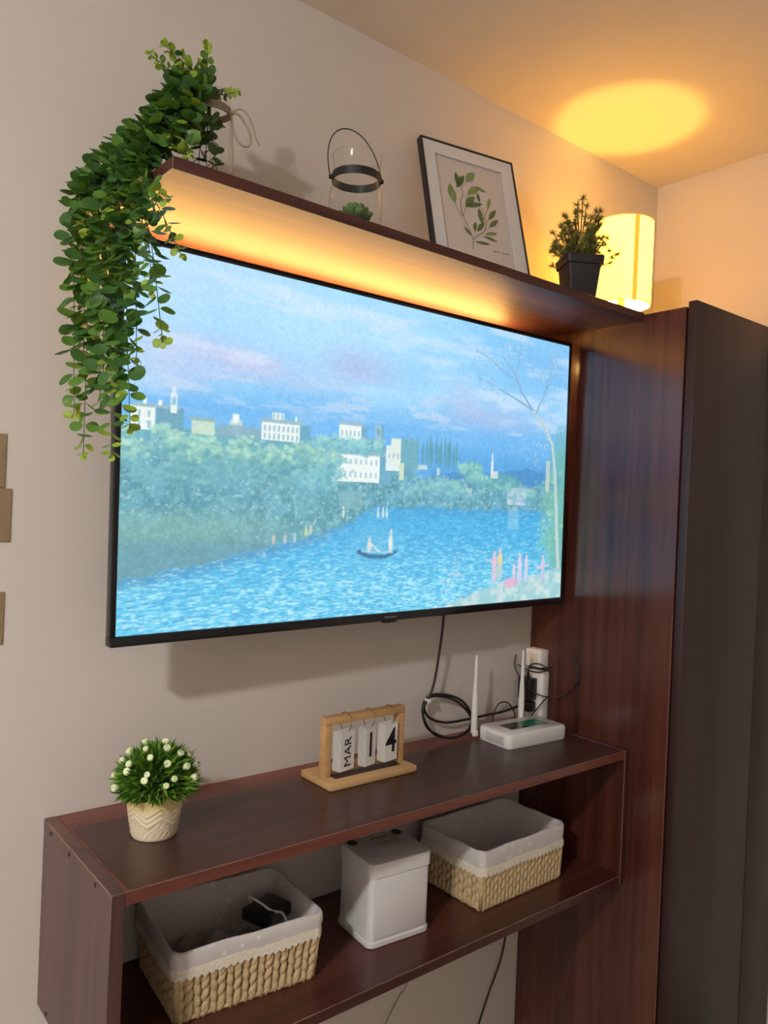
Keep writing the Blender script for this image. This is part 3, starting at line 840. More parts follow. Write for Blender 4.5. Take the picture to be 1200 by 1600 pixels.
# (control points relative to the television's top-left corner, leaf size)
mouth = Vector((0.120, -0.155, 0.232))
ends = [  # where each strand crosses the shelf end, and its tip
    ((-0.042, -0.105, 0.055), (-0.045, -0.128, -0.350), 0.021), ((-0.030, -0.165, 0.050), (-0.030, -0.205, -0.352), 0.021),
    ((-0.020, -0.200, 0.055), (-0.020, -0.245, -0.315), 0.021), ((-0.032, -0.130, 0.060), (-0.030, -0.150, -0.283), 0.021),
    ((-0.055, -0.090, 0.040), (-0.052, -0.100, -0.290), 0.020), ((-0.016, -0.210, 0.055), (-0.013, -0.240, -0.216), 0.017),
    ((-0.016, -0.215, 0.045), (-0.008, -0.318, -0.205), 0.017), ((-0.014, -0.205, 0.050), (-0.006, -0.272, -0.130), 0.016),
    ((-0.018, -0.225, 0.040), (0.000, -0.345, -0.090), 0.016), ((-0.045, -0.100, 0.050), (-0.047, -0.118, -0.205), 0.020),
    ((-0.050, -0.080, 0.060), (-0.047, -0.088, -0.130), 0.020), ((-0.046, -0.072, 0.060), (-0.047, -0.078, -0.050), 0.021),
    ((-0.014, -0.170, 0.060), (-0.012, -0.190, -0.075), 0.020), ((-0.040, -0.070, 0.080), (-0.049, -0.082, 0.020), 0.020),
    ((-0.018, -0.225, 0.042), (-0.008, -0.312, -0.012), 0.015), ((-0.025, -0.140, 0.060), (-0.030, -0.165, -0.160), 0.021),
    ((-0.030, -0.120, 0.060), (-0.035, -0.130, -0.090), 0.021), ((-0.020, -0.180, 0.060), (-0.022, -0.205, -0.110), 0.021),
    ((-0.034, -0.150, 0.055), (-0.036, -0.175, -0.235), 0.021), ((-0.026, -0.185, 0.055), (-0.028, -0.215, -0.262), 0.020),
    ((-0.014, -0.225, 0.055), (-0.016, -0.250, -0.060), 0.020), ((-0.040, -0.120, 0.058), (-0.046, -0.140, -0.045), 0.022),
    ((-0.022, -0.200, 0.060), (-0.026, -0.225, -0.020), 0.021), ((-0.050, -0.110, 0.045), (-0.056, -0.125, -0.015), 0.022),
    ((-0.030, -0.160, 0.070), (-0.040, -0.190, 0.000), 0.022),
]
strands = []
for (e, tp, s) in ends:
    e = Vector(e); tp = Vector(tp)
    m = Vector((0.050 + R(0.02), mouth.y * 0.5 + e.y * 0.5 + R(0.012), 0.165 + R(0.03)))
    a = Vector((0.092 + R(0.012), mouth.y + (e.y - mouth.y) * 0.25, 0.245 + R(0.012)))
    h = e.lerp(tp, 0.5) + Vector((R(0.006), R(0.008), 0))
    if tp.y < -0.26: h = e.lerp(tp, 0.35) + Vector((-0.004, -0.03, -0.01))
    strands.append(([mouth - Vector((0, 0, 0.06)), mouth, a, m, e, h, tp], s, max(0.15, 0.125 / ((mouth - e).length + (e - tp).length + 0.1))))
for tip, mid, s in (((0.110, -0.165, 0.306), (0.114, -0.16, 0.260), 0.014), ((0.096, -0.17, 0.270), (0.108, -0.16, 0.25), 0.014), ((0.036, -0.175, 0.272), (0.080, -0.165, 0.258), 0.015), ((0.012, -0.18, 0.246), (0.060, -0.17, 0.236), 0.012),
                    ((0.055, -0.20, 0.236), (0.09, -0.18, 0.246), 0.017), ((0.172, -0.155, 0.258), (0.145, -0.155, 0.244), 0.010), ((0.030, -0.16, 0.185), (0.07, -0.16, 0.222), 0.020),
                    ((0.060, -0.215, 0.165), (0.085, -0.19, 0.222), 0.020), ((0.058, -0.21, 0.100), (0.066, -0.205, 0.18), 0.019), ((0.035, -0.215, 0.110), (0.055, -0.20, 0.185), 0.020),
                    ((0.015, -0.18, 0.140), (0.05, -0.17, 0.20), 0.021), ((0.050, -0.235, 0.085), (0.06, -0.215, 0.15), 0.020), ((0.070, -0.195, 0.150), (0.088, -0.180, 0.215), 0.018)):
    strands.append(([mouth - Vector((0, 0, 0.05)), mouth, Vector(mid), Vector(tip)], s, 0.42))
# sprig ends inside the jar
for k in range(3):
    a = k * 2.1
    strands.append(([mouth + Vector((0.004, 0, -0.02)), mouth + Vector((0.012 * math.cos(a), 0.012 * math.sin(a), -0.08)), mouth + Vector((0.02 * math.cos(a) + 0.006, 0.02 * math.sin(a), -0.135 - 0.01 * k))], 0.016, 0.12))

allleaves = []
stems = []
for si, (cp, s, skip) in enumerate(strands):
    pts = [p + Vector((0, 0, ZO)) - PO for p in catmull(cp, 10)]
    st = MB().tube(pts, [0.0011 - 0.0005 * i / len(pts) for i in range(len(pts))], 5).build('stem', M_stem, plant, smooth=True)
    stems.append(st)
    # arc-length walk
    d = [0.0]
    for i in range(1, len(pts)): d.append(d[-1] + (pts[i] - pts[i - 1]).length)
    Ltot = d[-1]
    pos = Ltot * skip
    ph = random.uniform(0, 6.28)
    while pos < Ltot:
        i = max(k for k in range(len(d)) if d[k] <= pos); i = min(i, len(pts) - 2)
        t = (pos - d[i]) / max(1e-6, d[i + 1] - d[i])
        p = pts[i].lerp(pts[i + 1], t); tg = (pts[i + 1] - pts[i]).normalized()
        frac = pos / Ltot
        left = Ltot - pos
        size = s * 1.36 * (1.0 if left > 0.07 else 0.5 + 0.5 * left / 0.07) * random.uniform(0.8, 1.12)
        n1 = tg.orthogonal().normalized(); n1 = Quaternion(tg, ph) @ n1
        for sgn in (1, -1):
            dirv = (n1 * sgn * 1.0 + tg * 0.45 + Vector((R(0.25), R(0.25), R(0.25)))).normalized()
            nv = (tg * -0.45 + n1 * sgn * 0.3 + Vector((-0.45 + R(0.6), -0.55 + R(0.6), 0.25 + R(0.6))))
            nv = (nv - dirv * nv.dot(dirv)).normalized()
            xv = dirv.cross(nv).normalized()
            Mx = Matrix((xv, dirv, nv)).transposed().to_4x4()
            Mx = Matrix.Translation(p + dirv * 0.0015) @ Mx @ Matrix.Scale(size, 4)
            young = left < 0.035 * random.uniform(0.5, 1.3)
            k = 2 if young else (1 if random.random() < 0.42 else 0)
            allleaves.append((size * random.uniform(0.9, 1.1), si, Mx, k, random.randint(0, 1)))
        ph += PI / 2 + R(0.4)
        pos += size * (0.50 if 0.30 < skip < 0.45 and s < 0.0165 else 0.70)
    if True:
        tg = (pts[-1] - pts[-2]).normalized(); nv = tg.orthogonal().normalized(); xv = tg.cross(nv)
        Mx = Matrix.Translation(pts[-1]) @ Matrix((xv, tg, nv)).transposed().to_4x4() @ Matrix.Scale(s * 0.5, 4)
        allleaves.append((s * 0.5, si, Mx, 2, 0))
# keep leaves out of the shelf board
def clear(Mx):
    c = Mx @ Vector((0, 0.5, 0)) + PO; t = Mx @ Vector((0, 1, 0)) + PO
    for q in (c, t):
        if q.x > 0.004 and q.y > -0.2965 and SB - 0.002 < q.z < ST + 0.003: return False
        if q.y > -0.004: return False
    return True


allleaves = [l for l in allleaves if clear(l[2])]
dist = lambda l: ((l[2].to_translation() + PO) - CAM).length
allleaves.sort(key=lambda l: -l[0] / dist(l))
for (sz, si, Mx, k, sh_) in allleaves[:295]:
    o = link('leaf', leaf_data[sh_][k], stems[si])
    o.matrix_local = Mx
for k in range(3):
    mb = MB()
    for (sz, si, Mx, kk, sh_) in allleaves[295:]:
        if kk == k: mb.add(LM[sh_].v, LM[sh_].f, Mx)
    o = mb.build('foliage', LEAF[k], plant, smooth=True)
    o['kind'] = 'stuff'

# ------------------------------------------------------------------ glass lantern with succulent
GX, GY = 0.392, -0.19
ln = thing('glass_lantern', 'clear glass lantern with a black collar and a wire bail handle', 'lantern', (GX, GY, ST))
prof = [(0.004, 0.001), (0.043, 0.001), (0.047, 0.005), (0.0475, 0.012), (0.0475, 0.082), (0.046, 0.092), (0.0425, 0.099), (0.0415, 0.105), (0.0415, 0.122), (0.0425, 0.128), (0.044, 0.150), (0.0445, 0.152)]
MB().lathe(prof, 56, cap=False).build('glass', M_glass, ln, smooth=True)
MB().tube([(0.0445 * math.cos(a * PI / 28), 0.0445 * math.sin(a * PI / 28), 0.152) for a in range(56)], 0.0011, 6, closed=True).build('rim', M_glass, ln, smooth=True)
MB().lathe([(0.0425, 0.106), (0.0437, 0.106), (0.0437, 0.120), (0.0425, 0.120), (0.0425, 0.106)], 56, cap=False).build('collar', M_iron, ln, auto=40)
ha = math.radians(-30)
hx = Vector((math.cos(ha), math.sin(ha), 0)); back = Vector((-math.sin(ha), math.cos(ha), 0))
hp = []
for i in range(29):
    a = PI * i / 28
    hp.append(hx * (-0.0465 * math.cos(a)) + Vector((0, 0, 0.112)) + (Vector((0, 0, 1)) * 0.96 + back * 0.12 - hx * 0.20) * 0.098 * math.sin(a) ** 0.8)
hd = MB().tube(hp, 0.0011, 8).build('bail_handle', M_iron, ln, smooth=True)
for s in (-1, 1):
    MB().lathe([(0.001, -0.004), (0.004, -0.003), (0.004, 0.003), (0.001, 0.004)], 10, Matrix.Translation(hx * 0.0455 * s + Vector((0, 0, 0.113)))).build('handle_knob', M_iron, hd, smooth=True)

sc = thing('succulent', 'small green succulent rosette standing inside the glass lantern', 'succulent', (GX + 0.001, GY, ST + 0.0025))
M_succ = leafmat('succulent_green', (0.16, 0.26, 0.10), (0.16, 0.30, 0.05), 0.4)
M_moss = plain('moss', (0.16, 0.17, 0.08), 0.95, noise=0.4, nscale=120, bump=0.6)
MB().lathe([(0.03, 0.0), (0.035, 0.012), (0.034, 0.026), (0.02, 0.036), (0.004, 0.040)], 28).build('moss_mound', M_moss, sc, smooth=True)
pet = MB().lathe([(0.0005, 0), (0.16, 0.10), (0.30, 0.35), (0.34, 0.62), (0.24, 0.88), (0.02, 1.0)], 10)
pet_me = pet.mesh('petal', M_succ, True)
pet_me.transform(Matrix.Diagonal((1, 0.55, 1, 1)))
for ring, (n, tilt, ln_, z) in enumerate(((7, 1.25, 0.030, 0.040), (6, 0.85, 0.026, 0.044), (4, 0.4, 0.020, 0.048))):
    for k in range(n):
        a = 2 * PI * k / n + ring * 0.4
        o = link('petal', pet_me, sc)
        o.matrix_local = Matrix.Translation((0.004 * math.cos(a), 0.004 * math.sin(a), z)) @ Matrix.Rotation(a, 4, 'Z') @ Matrix.Rotation(tilt, 4, 'Y') @ Matrix.Rotation(PI / 2, 4, 'Z') @ Matrix.Scale(ln_, 4)

# ------------------------------------------------------------------ framed botanical print
FW, FH = 0.2489, 0.3547
pf = thing('picture_frame', 'black framed botanical leaf print leaning on the upper shelf', 'picture frame', (0.6535, -0.1335, ST + 0.0012))
yw, lean = 0.18116, 0.29226
e1 = Vector((math.cos(yw), -math.sin(yw), 0)); nw = Vector((math.sin(yw), math.cos(yw), 0))
uu = Vector((0, 0, math.cos(lean))) + nw * math.sin(lean)
nn = uu.cross(e1) * -1.0   # towards the wall
if nn.dot(nw) < 0: nn = -nn
pf.rotation_euler = Matrix((e1, nn, uu)).transposed().to_euler()
fb = 0.0042
for lo, hi in (((0, 0, 0), (fb, 0.017, FH)), ((FW - fb, 0, 0), (FW, 0.017, FH)), ((fb, 0, 0), (FW - fb, 0.017, fb)), ((fb, 0, FH - fb), (FW - fb, 0.017, FH))):
    bevel_box('frame_bar', lo, hi, M_iron, pf, 0.0008, 1)
M_mat = plain('white_mat', (0.66, 0.66, 0.68), 0.8)
M_print = plain('print_paper', (0.60, 0.55, 0.52), 0.8)
mw = 0.030
mt = MB()
a, b_ = (fb, fb), (FW - fb, FH - fb)
for lo, hi in (((fb, 0.003, fb), (fb + mw, 0.0075, FH - fb)), ((FW - fb - mw, 0.003, fb), (FW - fb, 0.0075, FH - fb)), ((fb + mw, 0.003, fb), (FW - fb - mw, 0.0075, fb + mw)), ((fb + mw, 0.003, FH - fb - mw), (FW - fb - mw, 0.0075, FH - fb))):
    mt.box(lo, hi)
mt.build('mat_board', M_mat, pf)
MB().box((fb, 0.0085, fb), (FW - fb, 0.012, FH - fb)).build('print_sheet', M_print, pf)
MB().box((fb, 0.0121, fb), (FW - fb, 0.016, FH - fb)).build('backing_board', M_kraft, pf)
PG = [plain('print_green_pale', (0.22, 0.30, 0.12), 0.8, noise=0.4, nscale=60), plain('print_green_deep', (0.12, 0.17, 0.07), 0.8, noise=0.4, nscale=60)]
M_pstem = plain('print_stem', (0.20, 0.18, 0.13), 0.8)
# printed twig: coordinates as fractions of the frame
def fp(u, v): return Vector((u * FW, 0.0080, v * FH))
for pts, w in (([(0.423, 0.284), (0.441, 0.35), (0.495, 0.388), (0.573, 0.431), (0.61, 0.49)], 0.0010), ([(0.441, 0.35), (0.434, 0.371), (0.396, 0.454), (0.356, 0.529), (0.362, 0.614), (0.387, 0.649), (0.394, 0.711)], 0.0009),
               ([(0.361, 0.5), (0.404, 0.572)], 0.0006), ([(0.387, 0.649), (0.466, 0.671)], 0.0006), ([(0.299, 0.579), (0.331, 0.518), (0.358, 0.50)], 0.0006), ([(0.61, 0.49), (0.595, 0.579), (0.546, 0.616)], 0.0006), ([(0.60, 0.47), (0.595, 0.526), (0.664, 0.622)], 0.0007),
               ([(0.394, 0.711), (0.445, 0.763)], 0.0005), ([(0.573, 0.431), (0.634, 0.468)], 0.0005), ([(0.60, 0.50), (0.641, 0.522)], 0.0005)):
    P = catmull([fp(*q) for q in pts], 6)
    mb = MB(); vs = []; fs = []
    for i, p in enumerate(P):
        d_ = (P[min(i + 1, len(P) - 1)] - P[max(i - 1, 0)]).normalized(); s_ = Vector((-d_.z, 0, d_.x)) * w
        vs += [p + s_, p - s_]
    for i in range(len(P) - 1): fs.append((2 * i, 2 * i + 1, 2 * i + 3, 2 * i + 2))
    mb.add(vs, fs).build('printed_stem', M_pstem, pf)
# leaves: base (u,v), tip (u,v), width fraction, tone
PLV = [((0.299, 0.579), (0.267, 0.721), 0.42, 0), ((0.371, 0.707), (0.348, 0.818), 0.36, 1), ((0.335, 0.7), (0.438, 0.808), 0.34, 1), ((0.445, 0.763), (0.562, 0.849), 0.46, 0), ((0.443, 0.67), (0.594, 0.753), 0.36, 0), ((0.539, 0.743), (0.664, 0.727), 0.30, 0),
       ((0.404, 0.572), (0.517, 0.669), 0.42, 1), ((0.412, 0.581), (0.601, 0.63), 0.24, 1), ((0.573, 0.633), (0.559, 0.704), 0.36, 1), ((0.571, 0.472), (0.552, 0.595), 0.32, 1), ((0.648, 0.604), (0.697, 0.69), 0.30, 0), ((0.641, 0.522), (0.744, 0.613), 0.30, 1),
       ((0.634, 0.468), (0.751, 0.541), 0.30, 1), ((0.496, 0.418), (0.588, 0.494), 0.32, 1), ((0.435, 0.375), (0.358, 0.432), 0.30, 1), ((0.466, 0.413), (0.494, 0.485), 0.38, 1), ((0.568, 0.408), (0.721, 0.44), 0.24, 0), ((0.553, 0.394), (0.712, 0.378), 0.20, 1), ((0.45, 0.34), (0.623, 0.345), 0.18, 1)]
for (b0, t0, wf, tone) in PLV:
    A = fp(*b0); Bv = fp(*t0); dv = Bv - A; pv = Vector((-dv.z, 0, dv.x)) * wf * 0.62
    prof_ = [(0.15, 0.45), (0.35, 0.88), (0.55, 1.0), (0.75, 0.75), (0.9, 0.38)]
    ring = [A] + [A + dv * t + pv * w * 0.9 for t, w in prof_] + [Bv] + [A + dv * t - pv * w * 0.7 for t, w in reversed(prof_)]
    MB().add([p + Vector((0, -0.0001, 0)) for p in ring], [tuple(range(len(ring)))]).build('printed_leaf', PG[tone], pf)
for k, (u0, u1) in enumerate(((0.642, 0.68), (0.685, 0.715), (0.735, 0.775), (0.78, 0.825))):
    MB().box((u0 * FW, 0.0079, 0.302 * FH), (u1 * FW, 0.0084, 0.307 * FH)).build('printed_caption', M_pstem, pf)

# ------------------------------------------------------------------ small conifer in a black pot
pt = thing('potted_conifer', 'small spiky green artificial plant in a square black pot', 'potted plant', (0.990, -0.225, ST), math.radians(-32))
pm = MB()
lv = [(0.056, 0.0, 0.004), (0.058, 0.001, 0.004), (0.074, 0.082, 0.006), (0.082, 0.083, 0.007), (0.086, 0.101, 0.007), (0.079, 0.102, 0.006), (0.076, 0.092, 0.006)]
loft(pm, [[(x, y, z) for x, y in rrect(w, w, r, 4)] for w, z, r in lv], True, True)
pm.build('pot', plain('black_pot', (0.022, 0.018, 0.022), 0.55), pt, auto=40)
loft(MB(), [[(x, y, 0.0925) for x, y in rrect(0.074, 0.074, 0.005, 4)], [(x, y, 0.095) for x, y in rrect(0.060, 0.060, 0.005, 4)]]).build('soil', plain('soil', (0.05, 0.035, 0.025), 0.95), pt)
M_ndl = leafmat('needle_green', (0.24, 0.27, 0.06), (0.34, 0.38, 0.05), 0.6)
tuft = MB()
rg = random.Random(3)
for k in range(44):
    zc = rg.uniform(-0.7, 1.0); a = rg.uniform(0, 2 * PI); q = math.sqrt(max(0, 1 - zc * zc))
    dv = Vector((q * math.cos(a), q * math.sin(a), zc)); sv = dv.orthogonal().normalized() * 0.055
    tuft.add([sv, -sv, dv * rg.uniform(0.8, 1.05), dv.cross(sv).normalized() * 0.05], [(0, 1, 2), (1, 3, 2), (3, 0, 2)])
tuft_me = tuft.mesh('needle_tuft', M_ndl)
brs = MB()
rg = random.Random(12)
tufts = []
for k in range(56):
    a = k * 2.4 + rg.uniform(-0.3, 0.3); f_ = (k + 0.5) / 56
    rad = 0.080 * math.sqrt(1 - f_ * 0.62) * rg.uniform(0.55, 1.05)
    h = 0.104 + 0.075 * f_ ** 0.8 + (0.055 * (1 - rad / 0.06)) * rg.uniform(0.3, 1.0)
    tp_ = Vector((rad * math.cos(a), rad * math.sin(a), h))
    b0 = Vector((0.008 * math.cos(a), 0.008 * math.sin(a), 0.092))
    mid_ = b0.lerp(tp_, 0.55) + Vector((0, 0, -0.004 if rad > 0.04 else 0.004))
    P = catmull([b0, mid_, tp_], 4)
    brs.tube(P, 0.0010, 4)
    tufts.append((tp_, rg.uniform(0.012, 0.015)))
    for t in (0.45, 0.62, 0.8):
        q = P[int(t * (len(P) - 1))] + Vector((rg.uniform(-1, 1), rg.uniform(-1, 1), rg.uniform(-0.5, 1))) * 0.010
        tufts.append((q, rg.uniform(0.011, 0.014)))
for tp_ in ((0.0, -0.002, 0.236), (0.010, 0.0, 0.222), (-0.010, 0.004, 0.224), (0.0, 0.0, 0.208), (-0.012, 0, 0.206), (0.038, -0.012, 0.208), (0.026, -0.018, 0.204), (0.045, -0.002, 0.196), (-0.040, 0.0, 0.196), (-0.034, 0.006, 0.182), (0.008, -0.006, 0.195)):
    brs.tube(catmull([(0.004, 0, 0.10), (tp_[0] * 0.4, tp_[1] * 0.4, 0.16), tp_], 4), 0.0010, 4); tufts.append((Vector(tp_), 0.014))
brs.build('branches', M_twig, pt, smooth=True)
for p, s in tufts:
    o = link('needle_tuft', tuft_me, pt)
    o.matrix_local = Matrix.Translation(p) @ Matrix.Rotation(rg.uniform(0, 6.28), 4, 'Z') @ Matrix.Rotation(rg.uniform(-0.5, 0.5), 4, 'X') @ Matrix.Scale(s, 4)

# ------------------------------------------------------------------ flowering ball plant on the lower unit
fpn = thing('flowering_plant', 'round white-flowered grass ball in a cream zigzag pot', 'potted plant', (0.079, -0.152, UT + 0.0008), 0.35)
N = 96


def pot_r(z):
    return 0.0335 + 0.0105 * (z / 0.075) ** 0.8


mb = MB()
rows = 44
loops = []
for j in range(rows + 1):
    z = 0.075 * j / rows
    lp_ = []
    for i in range(N):
        a = 2 * PI * i / N
        zig = abs(((a * 6 / (2 * PI)) % 1.0) - 0.5) * 2
        zz = z - 0.014 * (zig - 0.5)
        r = pot_r(z)
        if zz > 0.028 and zz < 0.054:
            r += 0.0019 * (0.5 + 0.5 * math.sin((zz - 0.028) / 0.0085 * 2 * PI))
        elif zz <= 0.028 and z > 0.003:
            r += 0.0018 * max(0.0, math.sin(z / 0.0095 * 2 * PI) * math.sin(a * 24 + (PI / 2 if int(z / 0.0095) % 2 else 0)))
        lp_.append((r * math.cos(a), r * math.sin(a), z))
    loops.append(lp_)
inner = [[((pot_r(0.075) - 0.003) * math.cos(2 * PI * i / N), (pot_r(0.075) - 0.003) * math.sin(2 * PI * i / N), z) for i in range(N)] for z in (0.0755, 0.066)]


def pot_mat():
    m, nt, b = newmat('cream_glazed_pot')
    tc = nt.nodes.new('ShaderNodeTexCoord'); sp = nt.nodes.new('ShaderNodeSeparateXYZ'); nt.links.new(tc.outputs['Object'], sp.inputs[0])
    cr = nt.nodes.new('ShaderNodeValToRGB'); mr = nt.nodes.new('ShaderNodeMapRange')
    mr.inputs['From Min'].default_value = 0.0; mr.inputs['From Max'].default_value = 0.075
    nt.links.new(sp.outputs['Z'], mr.inputs[0]); nt.links.new(mr.outputs[0], cr.inputs[0])
    e = cr.color_ramp.elements
    e[0].position = 0.5; e[0].color = (0.70, 0.62, 0.44, 1); e[1].position = 0.78; e[1].color = (0.62, 0.50, 0.20, 1)
    nt.links.new(cr.outputs[0], b.inputs['Base Color']); b.inputs['Roughness'].default_value = 0.3
    return m


loft(mb, loops + inner, True, True).build('pot', pot_mat(), fpn, smooth=True)
ball = MB(); ballt = MB()
rg = random.Random(5)
BC = Vector((0, 0, 0.082))
for k in range(2600):
    zc = rg.uniform(-0.32, 1.0); a = rg.uniform(0, 2 * PI); q = math.sqrt(max(0, 1 - zc * zc))
    dv = Vector((q * math.cos(a) * 1.06, q * math.sin(a) * 1.06, zc * 1.0))
    r1 = rg.uniform(0.050, 0.0665); r0 = r1 - 0.022
    base = BC + dv * r0 + Vector((rg.uniform(-1, 1), rg.uniform(-1, 1), rg.uniform(-1, 1))) * 0.004
    tip = BC + dv * r1 + Vector((rg.uniform(-1, 1), rg.uniform(-1, 1), rg.uniform(-1, 1))) * 0.009
    if tip.z < 0.066: tip.z = 0.066
    ax = (tip - base).normalized(); sv = Quaternion(ax, rg.uniform(0, 6.28)) @ ax.orthogonal().normalized() * 0.0022
    mid_ = base.lerp(tip, 0.5)
    tgt = ballt if rg.random() < 0.42 else ball
    tgt.add([base, mid_ + sv, tip, mid_ - sv], [(0, 1, 2, 3)])
MBG = leafmat('grass_deep', (0.06, 0.17, 0.025), (0.08, 0.24, 0.01)); MBL = leafmat('grass_bright', (0.20, 0.38, 0.04), (0.22, 0.42, 0.02))
for b0, m_ in ((ball, MBG), (ballt, MBL)):
    o = b0.build('grass_blades', m_, fpn); o['kind'] = 'stuff'
MB().lathe([(0.004, 0.060), (0.036, 0.062), (0.044, 0.082), (0.036, 0.108), (0.018, 0.122), (0.003, 0.125)], 24).build('foam_core', plain('moss_green', (0.02, 0.06, 0.015), 0.9), fpn, smooth=True)
bud = MB().lathe([(0.10, 0), (0.32, 0.15), (0.48, 0.55), (0.50, 0.85), (0.38, 1.0), (0.22, 0.92), (0.05, 0.90)], 10)
bud_me = bud.mesh('flower_bud', plain('bud_white', (0.70, 0.80, 0.48), 0.5), True)
for k in range(34):
    zc = min(0.985, 0.05 + 0.93 * (k + 0.5) / 34 + 0.05 * math.sin(k * 5.1)); a = k * 2.39996 + 0.6 + 0.35 * math.sin(k * 3.7); q = math.sqrt(1 - zc * zc)
    dv = Vector((q * math.cos(a) * 1.04, q * math.sin(a) * 1.04, zc))
    o = link('flower_bud', bud_me, fpn)
    o.matrix_local = Matrix.Translation(BC + dv * 0.0560) @ dv.to_track_quat('Z', 'Y').to_matrix().to_4x4() @ Matrix.Scale(0.0106 + 0.0014 * math.sin(k), 4)

# ------------------------------------------------------------------ desk calendar
cal = thing('desk_calendar', 'small wooden flip calendar reading MAR 1 4', 'calendar', (0.519, -0.108, UT + 0.0008))
bevel_box('base', (-0.106, -0.051, 0), (0.106, 0.050, 0.0135), M_beech, cal, 0.0025, 2)
fy0, fy1 = -0.018, 0.002
bevel_box('post', (-0.098, fy0, 0.0135), (-0.083, fy1, 0.112), M_beech, cal, 0.002, 2)
bevel_box('post', (0.083, fy0, 0.0135), (0.098, fy1, 0.112), M_beech, cal, 0.002, 2)
bevel_box('top_rail', (-0.098, fy0, 0.112), (0.098, fy1, 0.127), M_beech, cal, 0.002, 2)
bevel_box('dark_strip', (-0.080, -0.030, 0.0134), (0.080, -0.006, 0.0142), M_cap, cal, 0.0002, 1)  # thin dark strip on the base between the posts
for cx, w, body, yawc in ((-0.052, 0.040, 'MAR', 0.22), (0.004, 0.034, '1', 0.30), (0.056, 0.038, '4', 0.16)):
    pk = None
    Mr = Matrix.Translation((cx, -0.024, 0)) @ Matrix.Rotation(yawc, 4, 'Z')
    for k in range(6):
        yo = 0.010 - k * 0.0022
        sl = -0.0016 * (5 - k)
        mb = MB().box((-w / 2 + sl, yo - 0.0009, 0.027 - 0.0006 * k), (w / 2 + sl, yo, 0.101 - 0.0006 * k), Mr)
        pk = mb.build('card', M_paper, cal)
    Mt = Mr @ Matrix.Translation((0, -0.0022, 0.062)) @ Matrix.Rotation(PI / 2, 4, 'X')
    if body == 'MAR': Mt = Mt @ Matrix.Translation((0.002, -0.003, 0)) @ Matrix.Rotation(PI / 2, 4, 'Z')
    text_mesh('lettering', body, 0.028 if body == 'MAR' else 0.068, M_ink, pk, Mt, bold=0.0 if body == 'MAR' else 0.0005)
    ring = [(cx + 0.004, -0.012 + 0.0185 * math.cos(a * PI / 14), 0.113 + 0.0185 * math.sin(a * PI / 14)) for a in range(28)]
    MB().tube(ring, 0.0009, 6, closed=True).build('ring', M_brass, cal, smooth=True)

# ------------------------------------------------------------------ router
ro = thing('wifi_router', 'white internet router with two upright antennas on the lower shelf', 'router', (0.990, -0.120, UT + 0.0008), math.radians(-3.5))
mb = MB()
loft(mb, [[(x, y, z) for x, y in rrect(w, d, r, 5)] for w, d, r, z in ((0.186, 0.098, 0.010, 0.0), (0.190, 0.101, 0.012, 0.004), (0.192, 0.102, 0.012, 0.026), (0.188, 0.099, 0.011, 0.031), (0.182, 0.094, 0.010, 0.033))])
rb = mb.build('body', M_white, ro, auto=35)
M_green = plain('green_label', (0.02, 0.20, 0.11), 0.3)
bevel_box('black_label', (-0.058, -0.020, 0.0331), (-0.006, 0.022, 0.0337), M_blackg, ro, 0.0002, 1)
bevel_box('green_label', (-0.006, -0.020, 0.0331), (0.062, 0.022, 0.0337), M_green, ro, 0.0002, 1)
M_vent = plain('vent_grey', (0.28, 0.27, 0.28), 0.6)
vm = MB()
for i in range(11):
    for j in range(5):
        y = -0.032 + i * 0.0052 + (0.0026 if j % 2 else 0); z = 0.008 + j * 0.0038
        vm.box((-0.0965, y - 0.0012, z - 0.0011), (-0.0950, y + 0.0012, z + 0.0011))
vm.build('side_vent', M_vent, ro)
for ax in (-0.103, 0.050):
    MB().lathe([(0.0062, 0.0), (0.0072, 0.004), (0.0074, 0.06), (0.0066, 0.082), (0.0042, 0.118), (0.0032, 0.178), (0.0024, 0.1815)], 16, Matrix.Translation((ax, 0.057, 0.012))).build('antenna', M_white, ro, auto=40)
    bevel_box('antenna_hinge', (ax - 0.006, 0.047, 0.006), (ax + 0.006, 0.0565, 0.020), M_white, ro, 0.0015, 1)

# ------------------------------------------------------------------ sockets, plugs and cables beside the router
so = thing('wall_switch', 'small white switch box above the power socket on the wardrobe side', 'switch', (X2 - 0.0005, -0.038, UT + 0.143))
bevel_box('case', (-0.030, -0.025, 0), (0, 0.025, 0.044), M_white, so, 0.003, 2)
bevel_box('rocker', (-0.0325, -0.014, 0.012), (-0.0302, 0.014, 0.034), plain('switch_ivory', (0.70, 0.64, 0.55), 0.4), so, 0.001, 1)
bevel_box('indicator', (-0.0308, -0.002, 0.0045), (-0.0301, 0.002, 0.0075), M_ink, so, 0.0003, 1)
ps = thing('power_strip', 'tall white socket strip behind the router', 'power strip', (X2 - 0.0005, -0.043, UT + 0.0005))
bevel_box('case', (-0.030, -0.027, 0.0), (0, 0.027, 0.133), M_white, ps, 0.007, 3)
for z in (0.03, 0.068, 0.105):
    bevel_box('outlet', (-0.0312, -0.014, z - 0.012), (-0.0302, 0.014, z + 0.012), M_paper, ps, 0.0004, 1)
ad = thing('power_adapter', 'black power adapter plugged into the white socket strip', 'adapter', (X2 - 0.033, -0.036, UT + 0.063))
bevel_box('case', (-0.026, -0.021, 0), (0, 0.021, 0.054), plain('navy_black', (0.008, 0.009, 0.014), 0.4), ad, 0.003, 2)
MB().lathe([(0.0035, 0), (0.0026, 0.012), (0.0014, 0.018)], 10, Matrix.Translation((-0.012, 0.0, 0.0535))).build('strain_relief', M_cable, ad, smooth=True)
w0 = Vector((-0.012, 0.0, 0.070))
